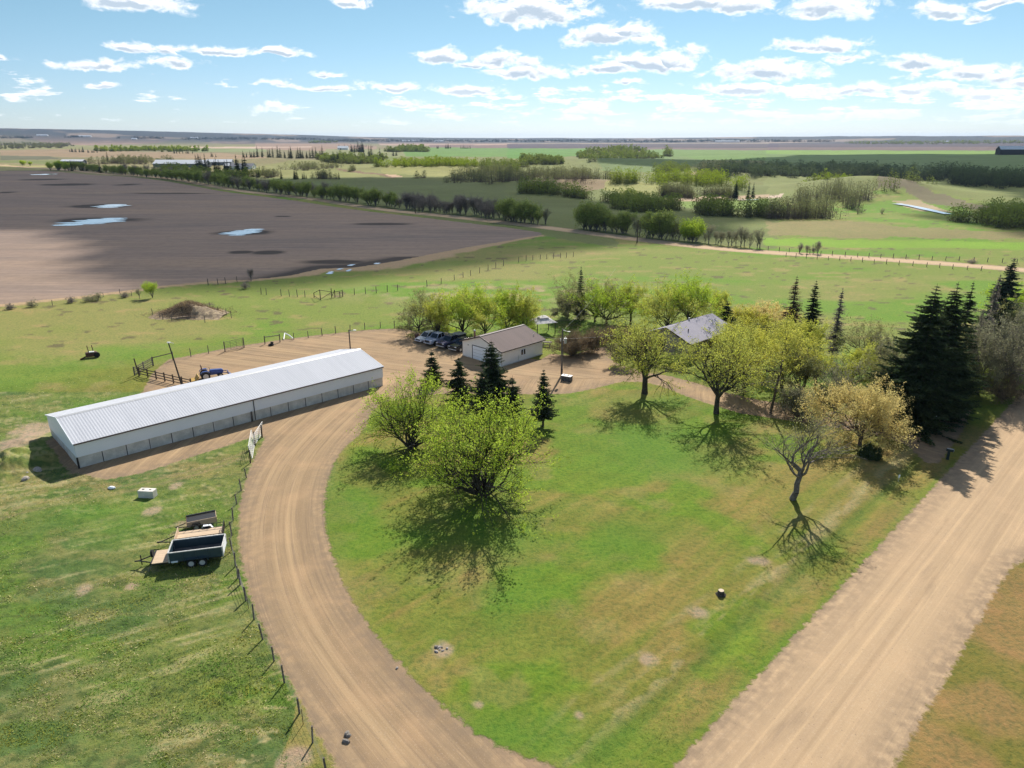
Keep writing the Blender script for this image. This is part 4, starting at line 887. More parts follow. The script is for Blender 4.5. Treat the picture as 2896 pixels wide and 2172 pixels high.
def make_barn():
    L, Wd, hc, he, hr = 38.3, 11.4, 1.24, 2.80, 4.12
    root = empty('barn', (-45.75, 68.0, 0), R(43.9), 'very long low white metal barn with pale ribbed roof over concrete panel walls', 'barn')
    npan = 16; w = L / npan
    for i in range(npan):
        m = MB().box(((i + .5) * w, .10, hc / 2 - .15), (w - .06, .16, hc + .3), bev=.02); m.build('concrete_panel', CONC, root)
        if i: MB().box((i * w, .05, hc / 2 - .12), (.08, .08, hc + .3)).build('panel_post', BLACK if i % 3 else WOOD, root)
    for i in range(4):
        MB().box((.10, .2 + (i + .5) * (Wd - .4) / 4, hc / 2 - .15), (.16, (Wd - .4) / 4 - .07, hc + .3), bev=.02).build('concrete_panel', CONC, root)
        MB().box((L - .10, .2 + (i + .5) * (Wd - .4) / 4, hc / 2 - .15), (.16, (Wd - .4) / 4 - .07, hc + .3), bev=.02).build('concrete_panel', CONC, root)
    MB().box((L / 2, Wd - .1, hc / 2), (L, .16, hc)).build('back_concrete', CONC, root)
    MB().box((0, 0, hc / 2 - .1), (.16, .16, hc + .2)).build('corner_post', BLACK, root)
    m = MB()   # upper siding: walls with gable ends
    m.box((L / 2, .03, (hc + he) / 2), (L + .06, .12, he - hc)); m.box((L / 2, Wd - .03, (hc + he) / 2), (L + .06, .12, he - hc))
    for x in (.03, L - .03):
        m.loft([[(x + d, .0, hc), (x + d, Wd, hc), (x + d, Wd, he), (x + d, Wd / 2, hr - .03), (x + d, 0, he)] for d in (-.06, .06)])
    m.build('siding', WHITE, root)
    rf = gable(MB(), -.12, L + .12, -.16, Wd + .16, he - .02, hr).build('roof', metal_roof('pale_ribbed_roof', (.50, .52, .57), (.45, .47, .52)), root)
    MB().loft([[(x, Wd / 2 - .28, hr + .01), (x, Wd / 2, hr + .11), (x, Wd / 2 + .28, hr + .01)] for x in (-.13, L + .13)]).build('ridge_cap', GALV, rf)
    MB().box((L / 2, -.20, he - .04), (L + .2, .09, .13)).build('gutter', pmat('brown_gutter', (.10, .075, .075), .5), rf)
    for x in (-.15, L + .15): MB().loft([[(x + d, -.17, he - .08), (x + d, Wd / 2, hr - .03), (x + d, Wd + .17, he - .08), (x + d, Wd + .17, he + .05), (x + d, Wd / 2, hr + .09), (x + d, -.17, he + .05)] for d in (-.02, .02)]).build('barge_board', WHITE, rf)
    MB().tube((L * .508, -.10, he - .1), (L * .508, -.08, .1), .05).build('downspout', BLACK, root)
    MB().tube((L * .497, -.10, hc + .05), (L * .495, -.12, .0), .09).build('brace_post', WOOD, root)
make_barn()
def make_garage():
    A, B = (-7.75, 109.35), (-1.55, 103.25); ang = math.atan2(113.5 - 106.66, 1.62 + 4.95); L = 9.4
    root = empty('garage', (-1.6, 103.2, 0), ang, 'white garage with brown metal roof and a big white door beside the parked cars', 'garage')
    Wd = 8.75; he, hr = 2.5, 4.0
    m = MB(); m.box((L / 2, .06, he / 2 + .05), (L, .12, he - .1)); m.box((L / 2, Wd - .06, he / 2 + .05), (L, .12, he - .1))
    for x in (.06, L - .06): m.loft([[(x + d, 0, .1), (x + d, Wd, .1), (x + d, Wd, he), (x + d, Wd / 2, hr - .05), (x + d, 0, he)] for d in (-.06, .06)])
    m.build('wall', WHITE2, root)
    MB().box((L / 2, Wd / 2, .05), (L + .12, Wd + .12, .16)).build('foundation', CONC, root)
    rf = gable(MB(), -.35, L + .3, -.35, Wd + .35, he - .1, hr, .07).build('roof', metal_roof('brown_metal_roof', (.17, .132, .128), (.145, .115, .112)), root)
    for y in (-.38, Wd + .38): MB().box((L / 2, y, he - .12), (L + .65, .06, .16)).build('fascia', DARK, rf)
    for x in (-.37, L + .32): MB().loft([[(x + d, -.36, he - .2), (x + d, Wd / 2, hr - .1), (x + d, Wd + .36, he - .2), (x + d, Wd + .36, he), (x + d, Wd / 2, hr + .1), (x + d, -.36, he)] for d in (-.025, .025)]).build('barge_board', DARK, rf)
    MB().box((L / 2, Wd / 2, hr + .07), (L + .6, .35, .05)).build('ridge_cap', pmat('ridge', (.22, .19, .19), .5), rf)
    dr = MB().box((-.03, Wd * .55, 1.12), (.08, 3.0, 2.1)).build('garage_door', WHITE, root)
    for z in (.55, 1.08, 1.62): MB().box((-.075, Wd * .55, z), (.02, 2.96, .03)).build('panel_seam', pmat('seam', (.4, .41, .43), .6), dr)
    f = MB(); f.box((-.05, Wd * .55 + 1.56, 1.12), (.1, .10, 2.25)); f.box((-.05, Wd * .55 - 1.56, 1.12), (.1, .10, 2.25)); f.box((-.05, Wd * .55, 2.21), (.1, 3.2, .08)); f.build('door_frame', DARK, root)
    for k, x in enumerate((4.55, 5.1)):
        w = MB().box((x, -.01, 1.35), (.42, .08, .85)).build('window', GLASSD, root)
        fr = MB(); fr.box((x, -.03, 1.80), (.52, .06, .06)); fr.box((x, -.03, .90), (.52, .06, .06)); fr.box((x - .24, -.03, 1.35), (.06, .06, .84)); fr.box((x + .24, -.03, 1.35), (.06, .06, .84)); fr.build('frame', WHITE, w)
    MB().tube((3.7, -.05, .2), (3.7, -.05, 1.0), .03).build('meter_pipe', GALV, root)
    ch = MB().tube((.9, Wd * .78, 2.9), (.9, Wd * .78, 4.25), .16, n=10).build('chimney', pmat('rust_flue', (.30, .16, .10), .7), root)
    MB().tube((.9, Wd * .78, 4.25), (.9, Wd * .78, 4.4), .21, .12, n=10).build('chimney_cap', GALV, ch)
    MB().tube((L - .8, 1.2, 2.7), (L - .8, 1.2, 3.3), .05).build('vent_pipe', GALV, root)
    MB().box((-.06, Wd * .84, 2.05), (.1, .16, .2)).build('wall_lamp', GALV, root)
make_garage()
def make_house():
    a = (24.9, 109.9); b = (33.2, 117.9); ang = math.atan2(b[1] - a[1], b[0] - a[0]); L = 12.6; Wd = 8.4; he, hr = 2.75, 4.5
    c, s_ = math.cos(ang), math.sin(ang); o = (a[0] + s_ * Wd / 2, a[1] - c * Wd / 2)
    root = empty('house', (o[0], o[1], 0), ang, 'bungalow with a light grey metal roof half hidden among the garden trees', 'house')
    wm = pmat('tan_siding', (.50, .42, .33), .7, (.44, .37, .30), 1, .5); m = MB()
    m.box((L / 2, .1, he / 2), (L, .2, he)); m.box((L / 2, Wd - .1, he / 2), (L, .2, he))
    for x in (.1, L - .1): m.loft([[(x + d, 0, 0), (x + d, Wd, 0), (x + d, Wd, he), (x + d, Wd / 2, hr - .06), (x + d, 0, he)] for d in (-.1, .1)])
    m.build('wall', wm, root)
    rf = gable(MB(), -.6, L + .5, -.5, Wd + .5, he - .12, hr, .08).build('roof', metal_roof('grey_lilac_roof', (.34, .325, .38), (.29, .28, .335)), root)
    for x in (-.62, L + .52): MB().loft([[(x + d, -.52, he - .25), (x + d, Wd / 2, hr - .1), (x + d, Wd + .52, he - .25), (x + d, Wd + .52, he), (x + d, Wd / 2, hr + .09), (x + d, -.52, he)] for d in (-.03, .03)]).build('barge_board', DARK, rf)
    MB().box((L / 2, -.53, he - .15), (L + 1.1, .08, .15)).build('gutter', DARK, rf)
    MB().tube((6.2, Wd * .52, 4.2), (6.2, Wd * .52, 5.0), .14).build('chimney', GALV, root)
    MB().tube((2.6, 2.1, 3.3), (2.6, 2.1, 4.15), .09).build('vent_pipe', DARK, root)
    for x in (2.2, 5.8, 9.6):
        w = MB().box((x, -.02, 1.5), (1.4, .08, 1.1)).build('window', GLASSD, root); fr = MB()
        for z in (.92, 2.08): fr.box((x, -.05, z), (1.54, .06, .08))
        for dx in (-.74, 0, .74): fr.box((x + dx, -.05, 1.5), (.07, .06, 1.08))
        fr.build('frame', WHITE, w)
    MB().box((-.03, 5.4, 1.0), (.08, .95, 2.0)).build('door', DARK, root)
make_house()

# ---------------------------------------------------------------- vehicles
def wheel(root, x, y, r, w, rimc=GALV, side=1):
    t = MB(); t.tube((x, y - w / 2, r), (x, y + w / 2, r), r, n=18); wh = t.build('wheel', RUBBER, root)
    MB().tube((x, y + side * (w / 2 - .02), r), (x, y + side * (w / 2 + .015), r), r * .62, n=14).build('rim', rimc, wh); return wh
def vehicle(kind, front, ang, paint_, label, L=5.6, Wd=1.95, H=1.85, rimc=GALV, bedcover=None):
    """front = ground point under the middle of the front bumper; the car points along -x of its own frame"""
    root = empty('parked_' + ('car' if kind == 'car' else 'pickup'), (front[0], front[1], 0), ang, label, 'car' if kind == 'car' else 'pickup truck', 'vehicles parked beside the garage')
    w = Wd / 2; r = .33 if kind == 'car' else .40; zb = .24 if kind == 'car' else .36; belt = H * .60
    if kind == 'car': st = [(0, .72, .45, .60), (.15, .90, zb + .02, .66), (.9, 1, zb, .80), (1.45, 1, zb, belt - .06), (2.9, 1, zb, belt), (L - .8, 1, zb, belt + .02), (L - .12, .93, zb + .05, belt - .04), (L, .82, .45, belt - .18)]
    else: st = [(0, .86, .55, 1.0), (.1, .95, zb + .04, 1.08), (.8, 1, zb, belt - .03), (1.5, 1, zb, belt), (3.5, 1, zb, belt + .02), (3.62, 1, zb, belt + .02), (L - .08, 1, zb + .05, belt + .04), (L, .96, .5, belt + .02)]
    secs = []
    for x, k, z0, z1 in st:
        a = w * k; secs.append([(x, -a * .92, z0), (x, -a, z0 + .14), (x, -a, z0 + (z1 - z0) * .72), (x, -a * .90, z1), (x, -a * .5, z1 + .02), (x, a * .5, z1 + .02), (x, a * .90, z1), (x, a, z0 + (z1 - z0) * .72), (x, a, z0 + .14), (x, a * .92, z0)])
    body = MB().loft(secs).build('body', paint_, root, smooth=False)
    if kind == 'car': c = [(1.35, .80, belt - .04), (2.15, .68, H - .04), (2.6, .66, H), (3.6, .66, H - .02), (L - .25, .74, belt)]
    else: c = [(1.45, .84, belt - .02), (2.05, .72, H - .04), (2.3, .70, H), (3.3, .70, H), (3.55, .82, belt)]
    gl = MB().loft([[(x, -w * k - .0, belt - .05), (x, -w * (k - .0) * (1 if z < belt + .05 else 1.0), z), (x, w * k, z), (x, w * k, belt - .05)] for x, k, z in c]).build('windows', GLASSD, root)
    roof = MB().loft([[(x, -w * k - .01, z - .03), (x, -w * k * .9, z + .03), (x, w * k * .9, z + .03), (x, w * k + .01, z - .03)] for x, k, z in c[1:-1]]).build('roof', paint_, root)
    for s_ in (-1, 1):
        for i in (0, 3):
            (x0, k0, z0), (x1, k1, z1) = c[i], c[i + 1]; p = MB().tube((x0, s_ * w * k0, z0), (x1, s_ * w * k1, z1), .045, n=6); p.build('pillar', paint_, root)
        xm = (c[1][0] + c[3][0]) / 2; MB().tube((xm, s_ * w * .84, belt - .02), (xm, s_ * w * .70, H - .03), .04, n=6).build('pillar', paint_, root)
    if kind != 'car':
        b = MB(); b.box((3.58, 0, belt + .03), (.06, Wd * .86, .06)); b.build('bed_rail', BLACK, root)
        if bedcover == 'rack':
            MB().box(((3.65 + L) / 2, 0, H - .12), (L - 3.7, Wd * .90, .08)).build('canopy_top', pmat('weathered_canopy', (.20, .19, .20), .6, (.45, .43, .42), 3, .9), root)
            MB().box(((3.65 + L) / 2, 0, (belt + H) / 2), (L - 3.8, Wd * .86, H - belt - .2)).build('canopy', GLASSD, root)
        else: MB().box(((3.65 + L) / 2, 0, belt + .05), (L - 3.8, Wd * .84, .04), bev=.01).build('bed_cover', BLACK, root)
    for s_ in (-1, 1):
        for x in ((.82, L - .95) if kind == 'car' else (.92, L - 1.2)):
            wheel(root, x, s_ * (w - .10), r, .24, rimc, s_)
            MB().tube((x, s_ * (w - .22), r + .03), (x, s_ * (w + .012), r + .03), r * 1.16, n=18).build('wheel_arch', BLACK, root)
            # arch sits behind the tyre face
        MB().box((.045 if kind == 'car' else -.0, s_ * w * .68, .66 if kind == 'car' else .95), (.10, w * .36, .14), bev=.02).build('headlight', pmat('headlamp', (.75, .77, .8), .15), root)
        MB().box((L - .02, s_ * w * .82, belt - .12), (.08, .2, .22)).build('tail_light', pmat('tail_lamp', (.35, .02, .02), .3), root)
        MB().box((1.75 if kind == 'car' else 1.85, s_ * (w + .06), belt + .04), (.14, .18, .13), bev=.02).build('wing_mirror', paint_ if kind == 'car' else BLACK, root)
    MB().box((-.01 if kind == 'car' else -.03, 0, .55 if kind == 'car' else .84), (.08, w * (1.0 if kind == 'car' else 1.05), .2 if kind == 'car' else .34)).build('grille', BLACK, root)
    MB().box((-.03, 0, .36 if kind == 'car' else .50), (.14, Wd * .86, .16), bev=.03).build('front_bumper', GALV if kind != 'car' else paint_, root)
    MB().box(((c[0][0] + c[1][0]) / 2 - .06, 0, (c[0][2] + c[1][2]) / 2 + .03), (.02, w * 1.2, .02)).build('wiper', BLACK, root)
def carpaint(name, col): return pmat(name, col, .22, tuple(x * .9 for x in col), 2, .3, spec=.7, metal=.15)
CA = R(52)
vehicle('car', (-16.0, 116.6), CA, carpaint('white_car_paint', (.72, .73, .78)), 'white sedan, the farthest left in the row of parked vehicles', L=4.7, Wd=1.82, H=1.45)
vehicle('pickup', (-14.2, 114.6), CA, carpaint('silver_blue_paint', (.42, .46, .60)), 'silver blue pickup second from the left in the parked row', L=5.5, rimc=BLACK, H=1.8)
vehicle('pickup', (-11.9, 112.9), CA, carpaint('dark_purple_paint', (.075, .07, .13)), 'dark purple pickup with a canopy, between the silver and the black one', L=5.6, bedcover='rack', H=1.82)
vehicle('pickup', (-9.7, 110.9), CA, carpaint('black_car_paint', (.022, .023, .028)), 'black pickup closest to the garage door', L=5.7, H=1.92)

def dump_trailer():
    root = empty('dump_trailer', (-29.0, 49.15, 0), R(14.0), 'dark teal high-sided tandem trailer with a wooden front deck, nearest of the parked trailers', 'trailer')
    T = pmat('teal_paint', (.028, .055, .072), .45, (.04, .07, .085), 2, .5); W_ = 2.0; z0 = .62
    MB().box((.68, W_ / 2, z0 + .03), (1.36, W_, .06)).build('front_deck', PLANK, root)
    f = MB(); f.box((2.7, .04, z0 - .06), (5.4, .08, .12)); f.box((2.7, W_ - .04, z0 - .06), (5.4, .08, .12)); f.box((.0, W_ / 2, z0 + .02), (.09, W_ + .08, .2)); f.box((5.4, W_ / 2, z0 - .06), (.09, W_, .12)); f.build('chassis', BLACK, root)
    MB().box((3.4, W_ / 2, z0 + .02), (4.0, W_ - .1, .05)).build('floor', pmat('worn_floor', (.07, .075, .08), .6, (.13, .13, .13), 2, .8), root)
    for y in (0, W_): MB().box((3.4, y, z0 + .38), (4.1, .05, .82)).build('side_panel', T, root)
    for x in (1.37, 5.45): MB().box((x, W_ / 2, z0 + .38), (.05, W_ - .06, .80)).build('end_panel', T if x < 2 else WHITE, root)
    rl_ = MB(); 
    for y in (0, W_): rl_.box((3.4, y, z0 + .82), (4.16, .10, .07))
    for x in (1.36, 5.46): rl_.box((x, W_ / 2, z0 + .82), (.10, W_ - .1, .07))
    for x, y in ((1.36, 0), (1.36, W_), (5.46, 0), (5.46, W_)): rl_.box((x, y, z0 + .37), (.10, .10, .86))
    rl_.build('top_rail', pmat('worn_white_rail', (.62, .62, .60), .6, (.4, .4, .39), 4, .8), root)
    st_ = MB()
    for x in (2.4, 3.4, 4.4):
        for y in (-.04, W_ + .04): st_.box((x, y, z0 + .36), (.06, .05, .74))
    st_.build('stakes', T, root)
    for y, s_ in ((-.13, -1), (W_ + .13, 1)):
        for x in (3.0, 3.85): wheel(root, x, y, .35, .22, pmat('white_rim', (.55, .55, .53), .5), s_)
        MB().loft([[(x, y - .14, z), (x, y + .14, z), (x, y + .14, z + .03), (x, y - .14, z + .03)] for x, z in ((2.5, .5), (2.62, .74), (4.22, .74), (4.34, .5))]).build('fender', T, root)
    t = MB(); t.tube((0, .35, z0 - .05), (-1.15, W_ / 2, .50), .05, n=6); t.tube((0, W_ - .35, z0 - .05), (-1.15, W_ / 2, .50), .05, n=6); t.tube((-1.05, W_ / 2, .5), (-1.45, W_ / 2, .5), .06, n=6); t.build('hitch', BLACK, root)
    MB().tube((-.95, W_ / 2, .1), (-.95, W_ / 2, 1.0), .045, n=8).build('jack', BLACK, root)
    MB().tube((-.22, 1.3, .85), (-.05, 1.3, .87), .32, n=14).build('spare_wheel', RUBBER, root)
    MB().box((1.75, -.04, z0 - .02), (.5, .03, .14)).build('licence_plate', WHITE, root)
    r_ = MB()
    for y in (.0, W_): r_.tube((.04, y, z0), (-.25, y - .1, .02), .04, n=6)
    r_.build('ramp_leg', WOOD, root)
def flat_trailer():
    root = empty('utility_trailer', (-28.55, 52.4, 0), R(15.5), 'flat utility trailer with bare plank deck and black rails, middle of the parked trailers', 'trailer'); L, W_, z0 = 3.75, 1.95, .52
    MB().box((L / 2, W_ / 2, z0), (L, W_ - .1, .05)).build('deck', PLANK, root)
    f = MB(); f.box((L / 2, .0, z0 - .04), (L, .07, .12)); f.box((L / 2, W_, z0 - .04), (L, .07, .12)); f.box((L, W_ / 2, z0 - .04), (.07, W_, .12)); f.build('frame', BLACK, root)
    MB().box((0, W_ / 2, z0 + .22), (.05, W_ + .05, .52)).build('front_board', PLANK, root)
    for y in (0, W_):
        r_ = MB(); r_.tube((0, y, z0 + .42), (L, y, z0 + .42), .03, n=6)
        for k in range(7): r_.tube((k * L / 6, y, z0), (k * L / 6, y, z0 + .42), .022, n=6)
        r_.build('side_rail', BLACK, root)
    g = MB(); g.box((L + .03, W_ / 2, z0 + .62), (.05, W_, .05)); g.box((L + .03, W_ / 2, z0 + .06), (.05, W_, .05)); 
    for k in range(7): g.tube((L + .03, k * W_ / 6, z0), (L + .03, k * W_ / 6, z0 + .64), .025, n=6)
    g.build('tailgate', BLACK, root)
    for y, s_ in ((-.16, -1), (W_ + .16, 1)):
        wheel(root, 2.3, y, .33, .2, GALV, s_)
        MB().loft([[(x, y - .14, z), (x, y + .14, z), (x, y + .14, z + .03), (x, y - .14, z + .03)] for x, z in ((1.82, .42), (2.0, .72), (2.6, .72), (2.78, .42))]).build('fender', WHITE, root)
    t = MB(); t.tube((0, .3, z0 - .05), (-1.3, W_ / 2 - .2, .42), .045, n=6); t.tube((0, W_ - .3, z0 - .05), (-1.3, W_ / 2 - .2, .42), .045, n=6); t.box((-1.35, W_ / 2 - .2, .43), (.4, .1, .1)); t.build('hitch', BLACK, root)
def box_trailer():
    root = empty('small_trailer', (-28.75, 55.25, 0), R(25.5), 'small trailer with plywood sides and black top edge, farthest of the parked trailers', 'trailer'); L, W_ = 2.45, 1.25; z0 = .38
    MB().box((L / 2, W_ / 2, z0), (L, W_, .05)).build('floor', BLACK, root)
    for y in (0, W_): MB().box((L / 2, y, z0 + .25), (L, .04, .5)).build('side_panel', PLANK, root)
    for x in (0, L): MB().box((x, W_ / 2, z0 + .25), (.04, W_ - .06, .5)).build('end_panel', PLANK if x else RUST, root)
    MB().box((L / 2, W_ / 2 + .02, z0 + .44), (L - .04, W_ - .14, .04)).build('black_cover', BLACK, root)
    MB().box((L / 2, W_, z0 + .53), (L + .02, .12, .06)).build('top_edge', BLACK, root)
    for y, s_ in ((-.13, -1), (W_ + .13, 1)):
        wheel(root, .72, y, .30, .18, GALV, s_)
        MB().loft([[(x, y - .11, z), (x, y + .11, z), (x, y + .11, z + .03), (x, y - .11, z + .03)] for x, z in ((.28, .38), (.45, .66), (1.0, .66), (1.16, .38))]).build('fender', BLACK, root)
    t = MB(); t.tube((0, .2, z0 - .03), (-1.0, W_ / 2, .3), .035, n=6); t.tube((0, W_ - .2, z0 - .03), (-1.0, W_ / 2, .3), .035, n=6); t.build('hitch', BLACK, root)
dump_trailer(); flat_trailer(); box_trailer()

def tractor():
    p = G(*r5(1800, 835)); root = empty('tractor', (p[0], p[1] + .4, 0), R(30), 'blue tractor with a yellow bucket, half hidden behind the barn roof', 'tractor', scale=(.86, .86, .86)); B_ = pmat('tractor_blue', (.035, .07, .25), .4, (.03, .055, .2), 3, .4); Y_ = pmat('bucket_yellow', (.55, .36, .06), .6, (.42, .26, .07), 3, .8)
    MB().loft([[(x, -w, z0), (x, w, z0), (x, w, z1 - .1), (x, w * .8, z1), (x, -w * .8, z1), (x, -w, z1 - .1)] for x, w, z0, z1 in ((.2, .42, .7, 1.55), (1.2, .42, .7, 1.5), (2.1, .38, .75, 1.42), (2.3, .32, .8, 1.3))]).build('bonnet', B_, root)
    MB().box((-.5, 0, .95), (1.5, .9, .5), bev=.08).build('chassis', BLACK, root)
    MB().box((-.45, 0, 1.45), (.5, .55, .5), bev=.1).build('seat', BLACK, root)
    for s_ in (-1, 1):
        wheel(root, -.6, s_ * .85, .72, .4, Y_ if 0 else GALV, s_); wheel(root, 1.75, s_ * .75, .45, .28, GALV, s_)
        MB().loft([[(x, s_ * .62, z), (x, s_ * 1.08, z), (x, s_ * 1.08, z + .05), (x, s_ * .62, z + .05)] for x, z in ((-1.35, 1.2), (-1.05, 1.55), (-.2, 1.58), (.12, 1.25))]).build('fender', B_, root)
    r_ = MB(); r_.tube((-.95, -.55, 1.2), (-1.05, -.55, 2.5), .05); r_.tube((-.95, .55, 1.2), (-1.05, .55, 2.5), .05); r_.tube((-1.05, -.55, 2.5), (-1.05, .55, 2.5), .05); r_.build('roll_bar', RUST, root)
    a = MB(); a.tube((.4, -.6, 1.3), (2.9, -.6, .8), .07, n=6); a.tube((.4, .6, 1.3), (2.9, .6, .8), .07, n=6); a.build('loader_arms', B_, root)
    MB().loft([[(3.0, y, .25), (3.55, y, .15), (3.6, y, .22), (3.1, y, .35), (3.1, y, .85), (3.0, y, .85)] for y in (-.95, .95)]).build('loader_bucket', B_, root)
    MB().loft([[(-2.9, y, .1), (-1.9, y, .15), (-1.6, y, .9), (-1.75, y, .95), (-2.1, y, .35), (-2.9, y, .22)] for y in (-.9, .9)]).build('rear_blade', Y_, root)
    MB().tube((.3, 0, 1.5), (.15, 0, 1.95), .03).build('steering_column', BLACK, root)
tractor()

# ---------------------------------------------------------------- fences, gates, poles
def post_mesh(h, r, dep=.2): return MB().tube((0, 0, -dep), (0, 0, h), r, r * .9, n=7)
def wire_fence(name, bases, label, hs=1.25, r=.055, mat=WOOD, wires=(.35, .7, 1.05), cat='fence', tilt=.04, group=None, world=False, seed=0):
    rr = random.Random(seed); pts = [b if world else at(b) for b in bases]
    root = empty(name, pts[0], 0, label, cat, group); o0 = pts[0]
    proto = None
    for i, p in enumerate(pts):
        if proto is None: q = post_mesh(hs, r).build('post', mat, root); proto = q
        else: q = proto.copy(); C.objects.link(q); q.parent = root
        q.location = (p[0] - o0[0], p[1] - o0[1], p[2] - o0[2]); q.rotation_euler = (rr.uniform(-tilt, tilt), rr.uniform(-tilt, tilt), rr.uniform(0, 3)); k = rr.uniform(.9, 1.1); q.scale = (k, k, k * rr.uniform(.95, 1.05))
    S = []
    for a, b in zip(pts[:-1], pts[1:]):
        for z in wires: S.append((a[0] - o0[0], a[1] - o0[1], a[2] - o0[2] + z, b[0] - o0[0], b[1] - o0[1], b[2] - o0[2] + z, .006, .006))
    if S: V, F = tubes(np.array(S), 3); npmesh('wire', V, F, WIRE, root)
    return root
drive_posts = [rl(2130, 462), rl(2085, 572), rl(2046, 690), rl(2014, 830), rl(2004, 960), rl(2007, 1085), rl(2034, 1224), rl(2080, 1384), rl(2127, 1520), rb(220, 20), rb(243, 72), rb(292, 214), rb(362, 375), rb(437, 548), rb(536, 736), rb(625, 921), rb(755, 1186), rb(868, 1440), rb(990, 1720)]
wire_fence('wire_fence', drive_posts, 'wire fence on wooden posts running along the left edge of the driveway', 1.22, .062, wires=(.25, .5, .75, 1.0), tilt=.09, seed=4)
for i, p in enumerate([rb(315, 285), rb(787, 1282)]):
    q = G(*p); o = post_mesh(1.15, .022).build('fence_stake', RUST, None, loc=(q[0], q[1], 0)); tag(o, ['thin metal stake beside the drive fence, upper of the two', 'thin metal stake near the bottom end of the drive fence'][i], 'stake')
yard = [r5(1650, 638), r5(1803, 610)]
wire_fence('wire_fence', yard + [r5(1945, 590)], 'short wire fence between lamp pole and tube gate at the yard edge', 1.25, .06, seed=5)
wire_fence('wire_fence', [r5(2110, 556), r6(78, 530)], 'single wire span right of the tube gate', 1.3, .07, seed=6)
wire_fence('wire_fence', [r6(*p) for p in [(328, 490), (452, 474), (572, 456), (689, 437), (813, 419), (941, 402), (1075, 390), (1197, 392), (1330, 400)]], 'wire fence with dark posts along the back edge of the gravel yard', 1.35, .075, seed=7)
# pasture fences, thin with distance
wire_fence('wire_fence', [r2(*p) for p in [(45, 1475), (90, 1478), (218, 1488), (290, 1492), (358, 1494), (424, 1498)]], 'thin post fence left of the corner brace in the pasture', 1.5, .07, seed=8)
wire_fence('wire_fence', [r2(*p) for p in [(750, 1493), (850, 1480), (948, 1472), (1040, 1463), (1135, 1452), (1225, 1442), (1478, 1408), (1600, 1385), (1714, 1352), (1790, 1328), (1855, 1312), (1932, 1290), (2005, 1268), (2072, 1245), (2138, 1228)]] + [r3(*p) for p in [(58, 1198), (122, 1185), (180, 1178), (244, 1172), (300, 1168), (360, 1165), (420, 1160), (470, 1156), (530, 1150)]], 'pasture fence climbing from the corner brace towards the far road', 1.5, .08, seed=9)
wire_fence('wire_fence', [r4(*p) for p in [(0, 1092), (96, 1100), (183, 1106), (270, 1112), (360, 1122), (455, 1130), (553, 1138), (665, 1146), (773, 1152), (870, 1156), (972, 1160), (1080, 1162), (1190, 1168), (1303, 1172), (1416, 1178), (1534, 1180), (1650, 1184), (1778, 1190), (1895, 1196), (2022, 1202), (2150, 1208), (2290, 1216)]], 'post fence along the far side of the distant road', 1.3, .10, wires=(1.0,), seed=10)
wire_fence('wire_fence', [r4(*p) for p in [(155, 1148), (240, 1156), (330, 1162), (424, 1168), (520, 1176), (618, 1180), (714, 1188), (815, 1194), (916, 1206), (1022, 1212), (1130, 1220), (1250, 1228), (1370, 1236), (1482, 1244), (1594, 1254), (1720, 1262), (1840, 1270)]], 'post fence along the near side of the distant road', 1.2, .09, wires=(.9,), seed=11)
wire_fence('wire_fence', [r1(*p) for p in [(92, 1600), (280, 1580), (455, 1570), (620, 1548), (895, 1497), (1040, 1480), (1140, 1490)]], 'sparse old fence along the dry field margin', 1.2, .06, seed=12)
wire_fence('wire_fence', [r1(*p) for p in [(1800, 1395), (1885, 1392), (1950, 1382), (2050, 1370), (2170, 1358)]], 'field margin fence with a leaning rail, right of the two small trees', 1.5, .09, seed=13)
wire_fence('wire_fence', [r5(*p) for p in [(1320, 278), (1382, 300), (1408, 318), (1486, 334), (1772, 342), (2000, 300), (1956, 276), (1886, 250), (1815, 216), (1698, 208)]], 'ring of posts and wire around the brush pile', 1.25, .06, wires=(.9,), seed=14)
def rail_fence(name, a, b, label, n=4, rails=(.45, .85, 1.2), hs=1.35, mat=WOODB, rd=(.04, .13), cat='fence', posts=True):
    p, q = G(*a), G(*b); L = math.hypot(q[0] - p[0], q[1] - p[1]); ang = math.atan2(q[1] - p[1], q[0] - p[0])
    root = empty(name, (p[0], p[1], 0), ang, label, cat)
    for i in range(n + 1):
        if posts: MB().box((i * L / n, 0, hs / 2 - .1), (.14, .14, hs + .2)).build('post', mat, root)
    for z in rails: MB().box((L / 2, -.095, z), (L + .1, rd[0], rd[1])).build('rail', mat, root)
    return root
rail_fence('board_fence', r5(1208, 800), r5(1655, 905), 'dark board fence running from the leaning post to the barn back wall', 6, (.35, .75, 1.15))
rail_fence('board_fence', r5(1165, 800), r5(1322, 712), 'grey board fence climbing from the leaning post to the corner of the yard', 2, (.3, .62, .94, 1.2), mat=WOOD)
rail_fence('board_fence', r5(1325, 712), r5(1497, 668), 'single rail fence with a sunlit top board at the yard corner', 1, (1.22,), mat=WOOD)
rail_fence('rail_gate', r6(78, 530), r6(208, 512), 'pale pole rail between two posts at the yard edge', 1, (1.25,), mat=WOOD, rd=(.11, .11), hs=1.45)
